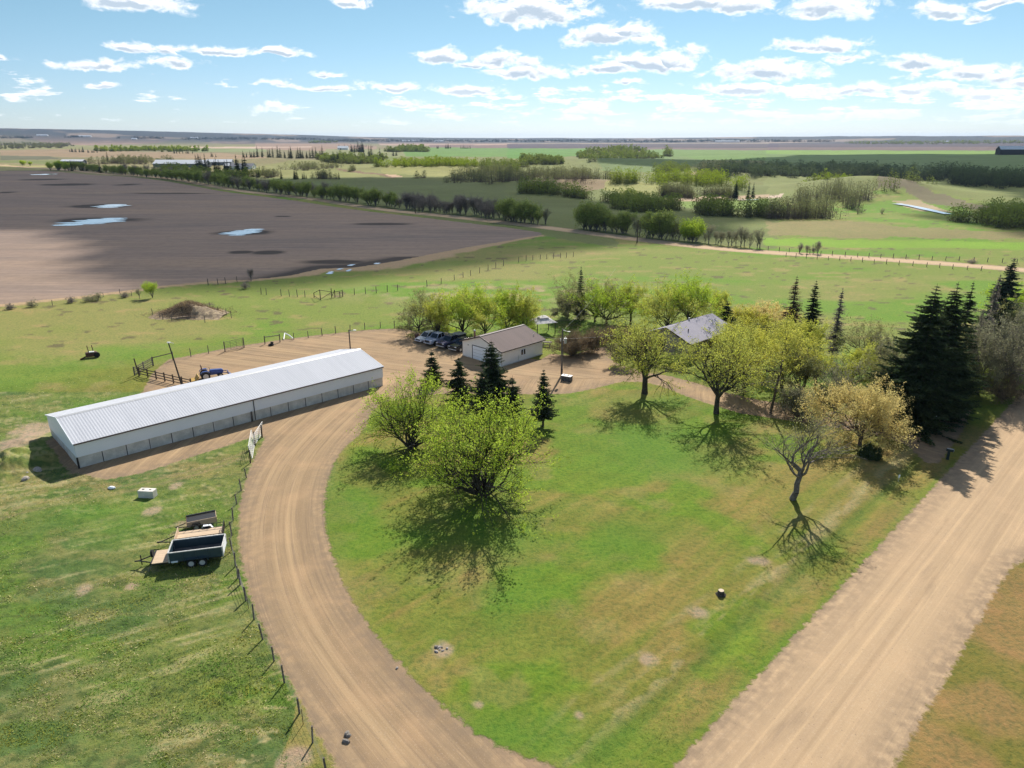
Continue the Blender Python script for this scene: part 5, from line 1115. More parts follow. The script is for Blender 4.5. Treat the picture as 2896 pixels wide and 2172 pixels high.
def tube_gate(a, b, label, hgt=1.25, n=5, mat=GALV, lean=0.0, nv=3, name='tube_gate'):
    p, q = G(*a), G(*b); L = math.hypot(q[0] - p[0], q[1] - p[1]); ang = math.atan2(q[1] - p[1], q[0] - p[0]); root = empty(name, (p[0], p[1], 0), ang, label, 'gate')
    f = MB()
    for x in (0, L): f.tube((x, 0, .1), (x, lean, hgt + .1), .03, n=6)
    f.tube((0, lean, hgt + .1), (L, lean, hgt + .1), .03, n=6); f.tube((0, 0, .1), (L, 0, .1), .03, n=6); f.build('frame', mat, root)
    b_ = MB()
    for k in range(1, n): b_.tube((0, lean * k / n, .1 + hgt * k / n), (L, lean * k / n, .1 + hgt * k / n), .022, n=5)
    for k in range(1, nv): b_.tube((L * k / nv, 0, .1), (L * k / nv, lean, hgt + .1), .02, n=5)
    b_.build('bars', mat, root); return root
g1 = tube_gate(r5(1945, 595), r5(2100, 560), 'closed tube gate in the back fence of the yard, nearest the brush pile', 1.5, 6, WOOD)
for i, (x, y) in enumerate(((1945, 596), (2110, 560))):
    q = G(*r5(x, y)); MB().tube((0, 0, -.2), (0, 0, 1.75), .09).build('gate_post', WOOD, None, loc=(q[0], q[1], 0))
    tag(bpy.context.scene.objects[[o.name for o in C.objects if o.name.startswith('gate_post')][-1]], ['wooden post at the left end of the closed tube gate', 'wooden post at the right end of the closed tube gate'][i], 'post')
tube_gate(ro(545, 992), ro(551, 955), 'white tube gate standing open at the driveway edge, nearer of two', 1.45, 6, WHITE2, .25)
tube_gate(ro(548, 966), ro(566, 938), 'white tube gate leaning against the fence near the barn, farther of two', 1.5, 6, WHITE2, -.2)
for i, ((x, y), h_, r_, lb) in enumerate([(ro(551, 962), 1.7, .09, 'dark gate post beside the white tube gates'), (ro(566, 945), 1.6, .10, 'thick gate post at the driveway end of the white gates'), (ro(541, 1000), 1.5, .08, 'end post where the wire fence meets the white gates'), (r5(1205, 805), 2.7, .10, 'tall leaning post at the corner of the board fences')]):
    q = G(x, y); o = MB().tube((0, 0, -.2), (-.35 if i == 3 else .05, 0, h_), r_, r_ * .85).build('gate_post' if i < 3 else 'corner_post', WOODB, None, loc=(q[0], q[1], 0)); tag(o, lb, 'post')
# corner brace in the pasture
def brace():
    P = [at(r2(*p)) for p in [(503, 1500), (558, 1524), (655, 1504), (683, 1502), (726, 1498), (750, 1496)]]; o = P[0]
    root = empty('fence_brace', o, 0, 'old wooden corner brace of posts and rails in the pasture', 'fence')
    H_ = [1.0, 2.3, 2.1, 1.7, 1.2, 1.3]; L_ = [(p[0] - o[0], p[1] - o[1], 0) for p in P]
    for p, h_ in zip(L_, H_): MB().tube((p[0], p[1], -.2), (p[0], p[1], h_), .09).build('post', WOODB, root)
    for (i, za, j, zb) in [(0, 1.0, 1, 2.2), (1, 2.2, 2, 1.3), (0, .3, 1, .1), (1, .2, 2, 1.2), (2, 1.2, 5, 1.4), (2, .2, 3, 1.6)]: MB().tube((L_[i][0], L_[i][1], za), (L_[j][0], L_[j][1], zb), .055).build('rail', WOODB, root)
brace()
def pole(base, H, r, label, name='utility_pole', mat=WOOD, lean=0.0, parts=None):
    p = G(*base); root = empty(name, (p[0], p[1], 0), 0, label, 'utility pole' if 'utility' in name else 'pole')
    MB().tube((0, 0, -.3), (lean, 0, H), r, r * .68, n=10).build('pole', mat, root)
    if parts: parts(root)
    return root, p
def p1(root):
    MB().tube((.42, -.12, 5.0), (.42, -.12, 5.75), .20, n=12).build('transformer', GALV, root); MB().box((.2, -.1, 5.45), (.3, .06, .08)).build('bracket', GALV, root)
    MB().tube((.42, -.12, 5.75), (.42, -.12, 5.95), .05).build('bushing', GALV, root); MB().tube((-.25, -.1, 5.3), (-.25, -.1, 5.7), .06).build('insulator', WHITE2, root)
    MB().tube((0, 0, 6.9), (.8, -.1, 6.75), .03).build('lamp_arm', GALV, root); MB().box((.9, -.1, 6.72), (.4, .16, .1)).build('lamp', GALV, root); MB().box((0, -.16, .9), (.3, .14, .5)).build('meter_box', DARK, root)
up, upp = pole(ro(1213, 812), 7.1, .16, 'tall grey utility pole with a transformer standing in the gravel yard', parts=p1)
def p2(root): MB().tube((0, 0, 4.35), (-.45, -.1, 4.5), .03).build('lamp_arm', GALV, root); MB().box((-.55, -.1, 4.48), (.35, .18, .12)).build('lamp', WHITE2, root)
q = G(*r5(1575, 905)); H2 = height_at(q, 968); 
def p2b(root): MB().tube((-.25, 0, H2 - .15), (-.75, -.1, H2), .035).build('lamp_arm', GALV, root); MB().box((-.9, -.1, H2), (.42, .2, .13)).build('lamp', WHITE2, root)
pole(r5(1580, 905), H2, .12, 'dark leaning yard lamp pole behind the board fence', 'lamp_pole', BLACK, lean=-1.0, parts=p2b)
def p3(root): MB().tube((0, 0, 5.5), (.75, -.1, 5.75), .03).build('lamp_arm', GALV, root); MB().box((.9, -.1, 5.75), (.4, .2, .1)).build('lamp', WHITE2, root)
pb = (-24.5, 103.4); pole(project(pb[0], pb[1], 0), 5.8, .12, 'short pole with a lamp showing above the far end of the barn roof', 'lamp_pole', WOODB, parts=p3)
pole(r8(20, 1125), 7.0, .17, 'leaning brown wooden pole beside the lane under the yellow tree', 'utility_pole', WOODB, lean=.7)
pole(r3(1080, 1030), 7.5, .2, 'lone utility pole beside the distant road', 'utility_pole', WOODB)
pole(r2(1377, 778), 5.5, .2, 'short pole beside the distant road below the shelterbelt', 'utility_pole', WOODB)
def wire(a, b, sag, label):
    S = []; P = [np.array(a) * (1 - t) + np.array(b) * t - np.array([0, 0, sag * 4 * t * (1 - t)]) for t in np.linspace(0, 1, 13)]
    for x, y in zip(P[:-1], P[1:]): S.append((*x, *y, .011, .011))
    V, F = tubes(np.array(S), 4); tag(npmesh('power_line', V, F, pmat('cable_grey', (.35, .35, .35), .6)), label, 'cable')
u = (upp[0], upp[1])
wire((u[0], u[1], 5.6), (28.0, 112.0, 4.2), .35, 'power line from the utility pole to the house')
wire((u[0], u[1], 5.6), (3.0, 110.5, 3.6), .3, 'power line from the utility pole to the garage')
wire((u[0], u[1], 6.8), (22.0, 150.0, 7.0), .6, 'upper power line leaving the utility pole over the back garden')

# ---------------------------------------------------------------- small things
def small():
    # lock block
    a, b = G(*rl(1193, 637)), G(*rl(1325, 643)); ang = math.atan2(b[1] - a[1], b[0] - a[0])
    root = empty('concrete_block', (a[0], a[1], 0), ang, 'pale concrete lifting block with two recesses lying in the pasture', 'block')
    MB().box((.8, .38, .37), (1.55, .75, .76), bev=.03).build('block', CONC, root)
    for x in (.42, 1.12): MB().box((x, .4, .757), (.22, .16, .012)).build('lifting_recess', BLACK, root)
    # cistern at the pole
    a = G(*r7(468, 850)); root = empty('stone_planter', (a[0] + .1, a[1] + .3, 0), R(-28), 'dark stone box with a white top beside the utility pole', 'planter')
    MB().box((0, 0, .36), (1.5, .8, .74), bev=.04).build('box', pmat('dark_stone', (.17, .165, .16), .9, (.09, .09, .09), 4, .9, bump=.4), root); MB().box((0, 0, .76), (1.5, .82, .07)).build('top', WHITE2, root)
    for x in (-.35, .2): MB().tube((x, 0, .80), (x, 0, .86), .13, n=10).build('lid', BLACK, root)
    for x in (-.3, .2): MB().box((x - .2, -.415, .34), (.03, .02, .6)).build('joint', BLACK, root)
    # burn barrel
    a = G(*r6(1392, 497)); root = empty('burn_barrel', (a[0], a[1], 0), 0, 'rusty burn barrel left of the white sedan', 'barrel')
    MB().tube((0, 0, 0), (0, 0, 1.15), .36, n=16).build('drum', RUST, root)
    for z in (.38, .77): MB().tube((0, 0, z - .02), (0, 0, z + .02), .38, n=16).build('hoop', RUST, root)
    # mailbox
    a = G(*r8(1550, 1525)); root = empty('mailbox', (a[0], a[1], 0), R(-35), 'dark green mailbox on a thick post beside the gravel road', 'mailbox'); gm_ = pmat('mailbox_green', (.015, .03, .03), .5)
    MB().box((0, 0, .45), (.28, .28, 1.0), bev=.02).build('post', gm_, root)
    MB().loft([[(x, -.16, 1.0), (x, .16, 1.0), (x, .16, 1.16), (x, .1, 1.26), (x, -.1, 1.26), (x, -.16, 1.16)] for x in (-.28, .42)]).build('box', gm_, root); MB().box((.43, 0, 1.12), (.02, .3, .2)).build('flap', GALV, root)
    MB().box((.07, 0, 1.27), (.6, .2, .02)).build('top_lid', GALV, root)
    # reflective markers
    for (x, y), h_, lb in ((r8(1435, 1240), 1.35, 'white reflector stake in the shade of the big spruces'), (ro(1940, 1040), .7, 'short stone marker on the lawn edge near the mailbox')):
        a = G(x, y); root = empty('marker_stake', (a[0], a[1], 0), 0, lb, 'marker'); MB().tube((0, 0, 0), (0, 0, h_), .03).build('stake', GALV, root); MB().box((0, -.04, h_ - .1), (.16, .03, .32)).build('reflector', WHITE, root)
    # stump
    a = G(*ro(1557, 1284)); root = empty('tree_stump', (a[0], a[1], 0), 0, 'sawn tree stump with a pale top on the lawn', 'stump'); r = random.Random(3); secs = []
    for z, k in ((0, 1.2), (.12, .85), (.36, .68)): secs.append([((.32 * k * (1 + (.25 if i % 3 == 0 else -.05) * (k - .8))) * math.cos(i * math.pi / 7), (.32 * k * (1 + (.25 if i % 3 == 0 else -.05) * (k - .8))) * math.sin(i * math.pi / 7), z) for i in range(14)])
    MB().loft(secs).build('bark_side', BARK, root); MB().tube((0, 0, .36), (0, 0, .375), .21, n=14).build('cut_top', pmat('fresh_wood', (.62, .52, .40), .8, (.5, .4, .3), 8, .8), root)
    # gazebo
    a = at(r7(268, 432)); root = empty('gazebo', a, R(20), 'gazebo with a white two-tier canopy in the back garden', 'gazebo')
    for x in (-1.7, 1.7):
        for y in (-1.5, 1.5): MB().box((x, y, 1.1), (.11, .11, 2.2)).build('post', DARK, root)
    W2 = pmat('canopy_cloth', (.62, .60, .60), .8)
    def pyr(z, w, h, t): return [[(-w, -w * .9, z), (w, -w * .9, z), (w, w * .9, z), (-w, w * .9, z)], [(-t, -t * .9, z + h), (t, -t * .9, z + h), (t, t * .9, z + h), (-t, t * .9, z + h)]]
    MB().loft(pyr(2.15, 2.0, .65, .75)).build('canopy', W2, root); MB().loft(pyr(2.9, .9, .35, .08)).build('upper_canopy', W2, root)
    fr = MB(); [fr.box((0, y, 2.15), (3.6, .08, .12)) for y in (-1.5, 1.5)]; [fr.box((x, 0, 2.15), (.08, 2.9, .12)) for x in (-1.7, 1.7)]; fr.build('beam', DARK, root)
    # garden bench
    a = at(r7(300, 545)); root = empty('picnic_table', a, R(-15), 'small grey picnic table on the grass behind the garage', 'table'); MB().box((0, 0, .72), (1.6, .75, .05)).build('tabletop', WOOD, root)
    for y in (-.65, .65): MB().box((0, y, .42), (1.6, .25, .05)).build('bench', WOOD, root)
    for x in (-.55, .55):
        m = MB(); m.tube((x, -.6, 0), (x, .25, .7), .05); m.tube((x, .6, 0), (x, -.25, .7), .05); m.build('leg', WOOD, root)
    # machinery in the pasture
    a = at(r5(795, 645)); root = empty('old_implement', a, R(30), 'rusty upright farm implement abandoned in the pasture', 'farm implement')
    MB().box((0, 0, .55), (1.6, .9, .7), bev=.1).build('body', RUST, root); MB().box((.1, -.1, .95), (.7, .5, .12)).build('seat', WHITE2, root)
    for x in (-.3, .35): MB().tube((x, .1, .8), (x - .1, .1, 2.0), .06).build('lever', RUST, root)
    MB().tube((-1.6, -.7, .1), (-.6, -.3, .4), .12).build('drawbar', RUST, root); MB().tube((.75, -.5, .45), (.75, -.35, .45), .45, n=14).build('wheel', RUBBER, root)
    # black tyre at fence
    a = at(r6(132, 540)); m = MB(); n = 14
    m.loft([[(math.cos(t) * (.38 + .12 * math.cos(p)), math.sin(t) * (.38 + .12 * math.cos(p)), .12 + .12 * math.sin(p)) for p in [k * math.pi / 3 for k in range(6)]] for t in [i * 2 * math.pi / n for i in range(n + 1)]], caps=False)
    tag(m.build('tyre', RUBBER, None, loc=a), 'black tyre lying by the pole rail at the yard edge', 'tyre')
    a = at(r6(130, 540)); tag(MB().tube((.15, 0, .26), (.2, .1, .6), .22, .26, n=12).build('bucket', BLACK, None, loc=a), 'black bucket standing on the tyre by the pole rail', 'bucket')
    # bent white pipe
    P = [G(*r6(*p)) for p in [(240, 493), (252, 470), (288, 478), (320, 488)]]; m = MB(); o = P[0]; Zs = [.1, .75, .55, .15]
    for i in range(3): m.tube((P[i][0] - o[0], P[i][1] - o[1], Zs[i]), (P[i + 1][0] - o[0], P[i + 1][1] - o[1], Zs[i + 1]), .10, n=8)
    tag(m.build('bent_pipe', WHITE2, None, loc=(o[0], o[1], 0)), 'bent white pipe propped on the back fence of the yard', 'pipe')
    a = G(*rl(965, 552)); m = MB(); r = random.Random(5)
    m.loft([[(math.cos(t) * k * (.38 + r.uniform(-.06, .06)), math.sin(t) * k * .22, z) for t in [i * math.pi / 5 for i in range(10)]] for z, k in ((0, 1), (.12, .9), (.2, .45))]); tag(m.build('plastic_bag', WHITE, None, loc=(a[0], a[1], 0)), 'crumpled white bag in the pasture left of the concrete block', 'bag')
small()
def rocks(c, n, rad, smin, smax, mat, label, name='rock', cat='rock', seed=1, group=None, world=False):
    r = np.random.default_rng(seed); p0 = G(*c); made = []
    for i in range(n):
        bm = MB(); a = r.uniform(smin, smax); x, y = p0[0] + r.normal(0, rad), p0[1] + r.normal(0, rad * .7)
        secs = []
        for z, k in ((-.1, .8), (.15, 1), (.55, .85), (.8, .45)): secs.append([(math.cos(t) * a * k * r.uniform(.75, 1.2), math.sin(t) * a * k * .7 * r.uniform(.75, 1.2), z * a) for t in [j * math.pi / 4 for j in range(8)]])
        bm.loft(secs); o = bm.build(name, mat, None, loc=(x, y, 0)); o.rotation_euler = (0, 0, r.uniform(0, 3)); tag(o, label, cat, group); made.append((project(x, y, 0)[0], o))
    made.sort(key=lambda t: t[0])
    for i, (_, o) in enumerate(made): o['label'] = label + ('' if n == 1 else [', leftmost', ', second from the left', ', third from the left', ', fourth from the left', ', fifth from the left', ', sixth from the left', ', seventh from the left'][i] if i < n - 1 else ', rightmost')
RCK = pmat('pale_rock', (.42, .38, .34), .9, (.28, .25, .23), 5, .9, bump=.4); RCKD = pmat('dark_rock', (.12, .11, .10), .9, (.22, .2, .18), 5, .9, bump=.4)
rocks(ro(955, 1402), 6, .28, .08, .2, RCK, 'pale rubble stone in the lawn heap', seed=2, group='rubble heap on the lawn')
rocks(ro(957, 1398), 3, .2, .1, .2, RCKD, 'dark rubble stone in the lawn heap', seed=3, group='dark rubble in the lawn heap')
rocks(rb(1160, 1410), 5, .3, .07, .22, RCKD, 'stone at the bottom end of the driveway', seed=4, group='stones in the driveway ruts')
rocks(rb(1600, 798), 1, .01, .12, .14, RCK, 'single pale stone near the right edge of the driveway', seed=5)
rocks(ro(35, 1010), 7, 1.6, .25, .6, RCK, 'pale boulder left of the barn', name='boulder', cat='boulder', seed=6, group='boulders in the earth heap')
# brush pile
def brush():
    c = at(r5(1620, 290)); root = empty('brush_pile', c, 0, 'heap of brown brush, straw and old timber inside the post ring', 'brush pile', scale=(.66, .66, .85)); r = np.random.default_rng(5)
    n = 34; xs = np.linspace(-11.5, 10.5, n * 2); ys = np.linspace(-6, 12, n); X, Y = np.meshgrid(xs, ys)
    h = 2.3 * np.exp(-((X + 1) / 6) ** 2 - ((Y - 4) / 4.5) ** 2) + 1.1 * np.exp(-((X - 6) / 4) ** 2 - ((Y - 1) / 3) ** 2); h = h * (.55 + .9 * fbm(X / 1.5, Y / 1.5, 3, 4)) - .12
    idx = np.arange(X.size).reshape(X.shape); F = np.stack([idx[:-1, :-1], idx[:-1, 1:], idx[1:, 1:], idx[1:, :-1]], -1).reshape(-1, 4); F = F[(h.ravel()[F] > -.1).any(1)]
    npmesh('earth_and_straw', np.stack([X.ravel(), Y.ravel(), h.ravel()], 1), F, pmat('straw_earth', (.40, .31, .19), .95, (.20, .15, .10), .9, 1.0, bump=.8), root, smooth=True)
    S = []
    for i in range(2200):
        x, y = r.normal(-.5, 4.3), r.normal(3.0, 2.8); z = 2.3 * math.exp(-((x + 1) / 6) ** 2 - ((y - 4) / 4.5) ** 2) * .9 + .1; d = r.normal(size=3); d[2] = abs(d[2]) * .5; d /= np.linalg.norm(d); L = r.uniform(.5, 1.8); S.append((x, y, z, x + d[0] * L, y + d[1] * L, z + d[2] * L, .03, .01))
    V, F2 = tubes(np.array(S), 3); npmesh('branches', V, F2, BARKB, root)
    P = np.stack([r.normal(-1, 4.6, 7000), r.normal(4, 2.8, 7000), np.zeros(7000)], 1); P[:, 2] = 2.3 * np.exp(-((P[:, 0] + 1) / 6) ** 2 - ((P[:, 1] - 4) / 4.5) ** 2) * r.uniform(.7, 1.3, 7000) + .1
    V, F3 = leaf_quads(P, .5, r, .3, .18); npmesh('dead_grass', V, F3, leafmat('dead_straw', (.55, .42, .25), (.27, .19, .12), .3, .35), root, rnd=r.uniform(0, 1, len(F3)))
    for k in range(12):
        a = r.uniform(-.35, .35); x, y = r.uniform(-2.5, 3.5), r.uniform(-4.6, -2.0); L = r.uniform(2, 4.5)
        MB().tube((x - L / 2 * math.cos(a), y - L / 2 * math.sin(a), .2 + k * .02), (x + L / 2 * math.cos(a), y + L / 2 * math.sin(a), .25 + r.uniform(0, .3)), .10, .08, n=7).build('log', [WOOD, WOODB, PLANK][k % 3], root)
brush()

# ---------------------------------------------------------------- trees of the middle distance
def place(proto, loc, k, rz, label, group, kz=None, first=[]):
    if proto.get('_used') is None: proto['_used'] = 1; o = proto
    else: o = copy_tree(proto)
    o.location = loc; o.scale = (k, k, kz or k); o.rotation_euler = (0, 0, rz); o['label'] = label; o['group'] = group
    if '_used' in o and o is not proto: del o['_used']
    return o
PA = {}
def protos(kind, n=4):
    if kind in PA: return PA[kind]
    L = []
    for i in range(n):
        if kind == 'far_spruce': L.append(spruce((0, 0, -500), 10, 1.8, 'spruce', 300 + i, 'x', clear=.0, whorls=20, lod=.5, dens=2.4))
        elif kind == 'twiggy': L.append(tree((0, 0, -500), 10, 2.6, 'twiggy', 320 + i, 'x', trunk=.08, limbs=9, kids=5, levels=3, lpt=3, lsize=.42, aspect=.25, jit=.45, bark=BARKG, name='bare_tree', up=.9, spread=.5))
        elif kind == 'sparse': L.append(tree((0, 0, -500), 10, 2.6, 'grey', 330 + i, 'x', trunk=.2, limbs=6, kids=4, levels=3, lpt=3, lsize=.34, jit=.35, bark=BARKG, name='aspen_tree', up=.9, spread=.5))
        else: L.append(tree((0, 0, -500), 10, 3.1, {'aspen': 'aspen', 'brightaspen': 'bright'}[kind], 340 + i + (7 if kind != 'aspen' else 0), 'x', trunk=.06, limbs=9, kids=5, levels=3, lpt=4, lsize=.45, jit=.5, bark=BARKG, name='aspen_tree', up=.8, spread=.6))
    PA[kind] = L; return L
PR = np.random.default_rng(99)
ORD = ['leftmost', 'second', 'third', 'fourth', 'fifth', 'sixth', 'seventh', 'eighth', 'ninth', 'tenth', 'eleventh', 'twelfth']
def ordi(i, n):
    if n == 1: return ''
    if i == 0: return ', leftmost'
    if i == n - 1: return ', rightmost'
    return ', %s from the left' % (ORD[i] if i < 12 else '%d%s' % (i + 1, {1: 'st', 2: 'nd', 3: 'rd'}.get((i + 1) % 10 if (i + 1) // 10 != 1 else 0, 'th')))
def row(pts, n, kind, H, label, group=None, jit=2.0, depth=0.0):
    P = [at(p) for p in pts]; seg = [math.hypot(b[0] - a[0], b[1] - a[1]) for a, b in zip(P[:-1], P[1:])] or [1]; tot = sum(seg); pr = protos(kind); made = []
    for i in range(n):
        d = tot * (i + .5) / n; k = 0
        while k < len(seg) - 1 and d > seg[k]: d -= seg[k]; k += 1
        a, b = (P[k], P[k + 1]) if len(P) > 1 else (P[0], P[0]); t = d / seg[k] if len(P) > 1 else 0
        x = a[0] + (b[0] - a[0]) * t + PR.normal(0, jit * .6); y = a[1] + (b[1] - a[1]) * t + PR.normal(0, jit) + PR.uniform(0, depth)
        h = H * PR.uniform(.6, 1.25); w = h / 10 * PR.uniform(.9, 1.25); lab = label
        made.append((project(x, y, 0)[0], place(pr[int(PR.integers(len(pr)))], (x, y, hz1(x, y) - .15), w, PR.uniform(0, 6.28), lab, group or label, kz=h / 10)))
    made.sort(key=lambda t: t[0])
    for i, (_, o) in enumerate(made): o['label'] = label + ordi(i, n)
BELT = 'trees of the shelterbelt along the far side of the distant road'
row([r1(610, 402), r1(900, 425), r1(1300, 470)], 34, 'aspen', 7.2, 'tree in the far left third of the road shelterbelt', BELT, 2.5, 8)
row([r1(1300, 470), r1(1700, 512), r1(2212, 578)], 40, 'aspen', 7.4, 'shelterbelt tree between far farmyard and road', BELT, 2, 8)
row([r2(0, 583), r2(400, 634), r2(800, 683), r2(1220, 735)], 40, 'aspen', 7.2, 'dark green tree in the middle of the shelterbelt', BELT, 1.8, 7)
row([r1(900, 425), r1(1700, 508), r2(200, 610), r2(1220, 730)], 34, 'twiggy', 8, 'bare tree among the green shelterbelt', BELT, 2, 8)
row([r2(1240, 740), r2(1700, 785), r2(2140, 835)], 44, 'twiggy', 6.8, 'bare grey tree in the leafless shelterbelt end', BELT, 1.8, 10)
row([r2(2130, 838), r3(40, 856), r3(220, 872)], 16, 'aspen', 7.5, 'green tree in the clump ending the shelterbelt', 'green trees at the end of the shelterbelt', 1.2, 6)
row([r3(270, 870), r3(300, 872)], 2, 'sparse', 5.5, 'slim tree just right of the shelterbelt end', None, .6)
row([r3(600, 915), r3(820, 935)], 13, 'aspen', 8.3, 'tree in the widest roadside clump', 'trees of the widest roadside clump', 1.0, 5)
row([r3(880, 945), r3(1015, 955)], 6, 'aspen', 6.5, 'tree in the clump just left of the lone pole', 'trees left of the lone pole', .8, 3)
row([r3(1060, 965), r3(1105, 968)], 2, 'sparse', 6.2, 'pale slim tree directly behind the lone utility pole', None, .5)
row([r3(1160, 985), r3(1330, 1002)], 9, 'aspen', 7.8, 'tree in the tall clump right of the lone pole', 'trees right of the lone pole', .8, 3)
row([r3(1350, 1000), r3(1450, 1010)], 5, 'sparse', 6, 'thin tree between clumps right of the lone pole', 'thin trees between the clumps', .8, 2)
row([r3(1490, 1018), r3(1600, 1028)], 6, 'brightaspen', 6.6, 'fresh green tree in the last roadside clump', 'fresh green roadside trees', .7, 2)
row([r3(1660, 1035), r3(1900, 1058), r3(2180, 1085)], 13, 'sparse', 5.2, 'wispy sapling on the open road verge', 'saplings on the verge', .8, 3)
row([r4(250, 1115), r4(300, 1118), r4(400, 1125), r4(455, 1128)], 4, 'twiggy', 3.2, 'bare crooked sapling by the distant road', 'bare saplings by the distant road', .4)
row([r1(180, 362), r1(270, 368)], 3, 'brightaspen', 7, 'round green tree on the grassy strip at the far left', 'green trees at the far left', 2)
row([r1(460, 402), r1(590, 406)], 7, 'brightaspen', 8, 'bright green tree at the left end of the shelterbelt', 'bright green trees at the belt end', 2)
SPG = [((r1(600,243),r1(735,247)),11,11,'spruce in the grove on the far left skyline field'),((r1(750,249),r1(845,250)),7,7,'low spruce right of the far left grove'),((r1(1480,256),r1(1680,258)),9,9,'spruce at the end of the bright green far wood'),
 ((r1(622,408),),1,12,'tall spruce at the left start of the shelterbelt'),((r1(680,405),r1(735,407)),4,9,'spruce just right of the tallest one in the belt start'),((r1(812,412),),1,9,'single spruce poking out of the belt near its left third'),((r1(868,425),),1,12,'pointed spruce where the belt turns dark'),
 ((r1(935,335),),1,13,'leaning spruce behind the belt'),((r1(980,335),r1(1005,336)),2,8,'spruce pair behind the belt'),((r1(1412,360),r1(1465,362)),4,10,'spruce left of the long white farm building'),((r1(1670,395),r1(1820,405)),8,18,'big spruce right of the long white farm building'),
 ((r1(1850,425),r1(1900,430)),3,12,'spruce between the farm sheds'),((r1(1940,450),r1(2000,455)),6,13,'spruce in front of the farm sheds'),((r1(2020,440),r1(2140,448)),7,17,'spruce at the right side of the farmyard'),((r1(1822,285),r1(1875,290)),3,9,'spruce in the field behind the farmyard'),((r1(2100,290),r1(2210,293)),7,11,'spruce at the left end of the long spruce row'),
 ((r2(0,290),r2(250,295),r2(580,300)),26,16,'spruce in the long spruce row beyond the farmyard'),((r2(640,340),r2(780,340)),7,13,'spruce inside the valley wood'),((r2(860,325),),1,15,'single tall spruce in the valley wood'),((r2(915,285),r2(940,285)),2,13,'spruce pair behind the valley wood'),((r2(978,318),r2(1000,318)),2,17,'tall spruce pair at the right of the valley wood'),
 ((r2(1073,318),),1,17,'spruce standing apart at the right edge of the valley wood'),((r2(1167,280),r2(1225,275),r2(1272,275)),3,12,'lone spruce at the edge of the green field'),((r2(822,245),r2(940,245)),12,21,'spruce in the farm grove on the tan field'),((r2(700,198),r2(1020,203)),24,9,'tree in the dark trimmed horizon row'),
 ((r2(1550,214),r2(1585,214)),3,11,'spruce in the left one of three far groups'),((r2(1630,214),r2(1682,214)),5,14,'spruce in the middle one of three far groups'),((r2(1762,215),r2(1850,215)),7,11,'spruce in the right one of three far groups'),
 ((r2(315,480),r2(355,480)),4,9,'spruce beside the creek bend, left group'),((r2(370,478),r2(425,478)),4,6,'small spruce beside the creek bend'),((r2(718,480),),1,6,'single small spruce on the meadow edge'),((r2(220,475),),1,7,'spruce left of the creek bend group'),((r2(5,465),r2(25,465)),2,8,'spruce pair below the bare mound'),((r2(30,400),),1,8,'spruce behind the bare mound'),
 ((r3(2080,632),),1,13.5,'big solitary spruce beside the creek'),((r3(1910,635),r3(1975,637)),5,8,'low spruce left of the solitary creek spruce'),((r4(2046,262),),1,9,'small spruce beside the dark far barn')]
for pts, n, H, lb in SPG: row(list(pts), n, 'far_spruce', H, lb, lb + ' group' if n > 1 else None, 2.2 if n > 1 else 0.01)
# small trees and bushes along the field margin
def lone(p, kind, H, label, k=1.0): pr = protos(kind); a = at(p); place(pr[int(PR.integers(len(pr)))], a, H / 10 * k, PR.uniform(0, 6), label, None, kz=H / 10)
lone(r1(1318, 1505), 'brightaspen', 3.4, 'small yellow green tree with several stems at the field margin', 1.1); lone(r1(1207, 1512), 'sparse', 2.3, 'smaller bare-stemmed tree left of the yellow green one at the field margin'); lone(r1(2170, 1350), 'twiggy', 2.8, 'small bare tree at the muddy field corner')
def fbush(p, top, hw, kind, seed, label):
    a = at(p); H = height_at(a, top, a[2]); D = math.hypot(*a[:2]); tree((a[0], a[1], a[2]), H, hw * D / FL, kind, seed, label, trunk=0, limbs=12, kids=4, levels=2, lpt=2, lsize=.22, spread=1.0, bark=BARKG, name='bush', cat='bush', jit=.3)
for i, (p, t, hw, kd, lb) in enumerate([(r1(92,1603), r1(0,1568)[1], 5, 'twiggy', 'tiny grey bush farthest left on the field margin'), (r1(281,1583), r1(0,1535)[1], 9, 'grey', 'grey bush second from the left on the field margin'), (r1(620,1548), r1(0,1508)[1], 8, 'twiggy', 'brownish bush in the middle of the field margin'),
   (r1(778,1535), r1(0,1490)[1], 14, 'grey', 'wide pale bush left of the tall grey bush on the margin'), (r1(847,1526), r1(0,1465)[1], 9, 'grey', 'tallest grey bush on the field margin'), (r1(1075,1502), r1(0,1472)[1], 7, 'twiggy', 'round bush left of the two small margin trees'), (r1(2120, 1425), r1(0, 1380)[1], 9, 'twiggy', 'tangled bush beside the broken margin fence'),
   (r4(775,780), r4(0,725)[1], 6, 'grey', 'small dark bush on the slope below the cut bank'), (r4(985,780), r4(0,730)[1], 9, 'grey', 'round bush beside the creek at the right'), (r4(1765,1205), r4(0,1182)[1], 9, 'twiggy', 'brown bush on the verge of the distant road at the right')]): fbush(p, t, hw, kd, 400 + i, lb)

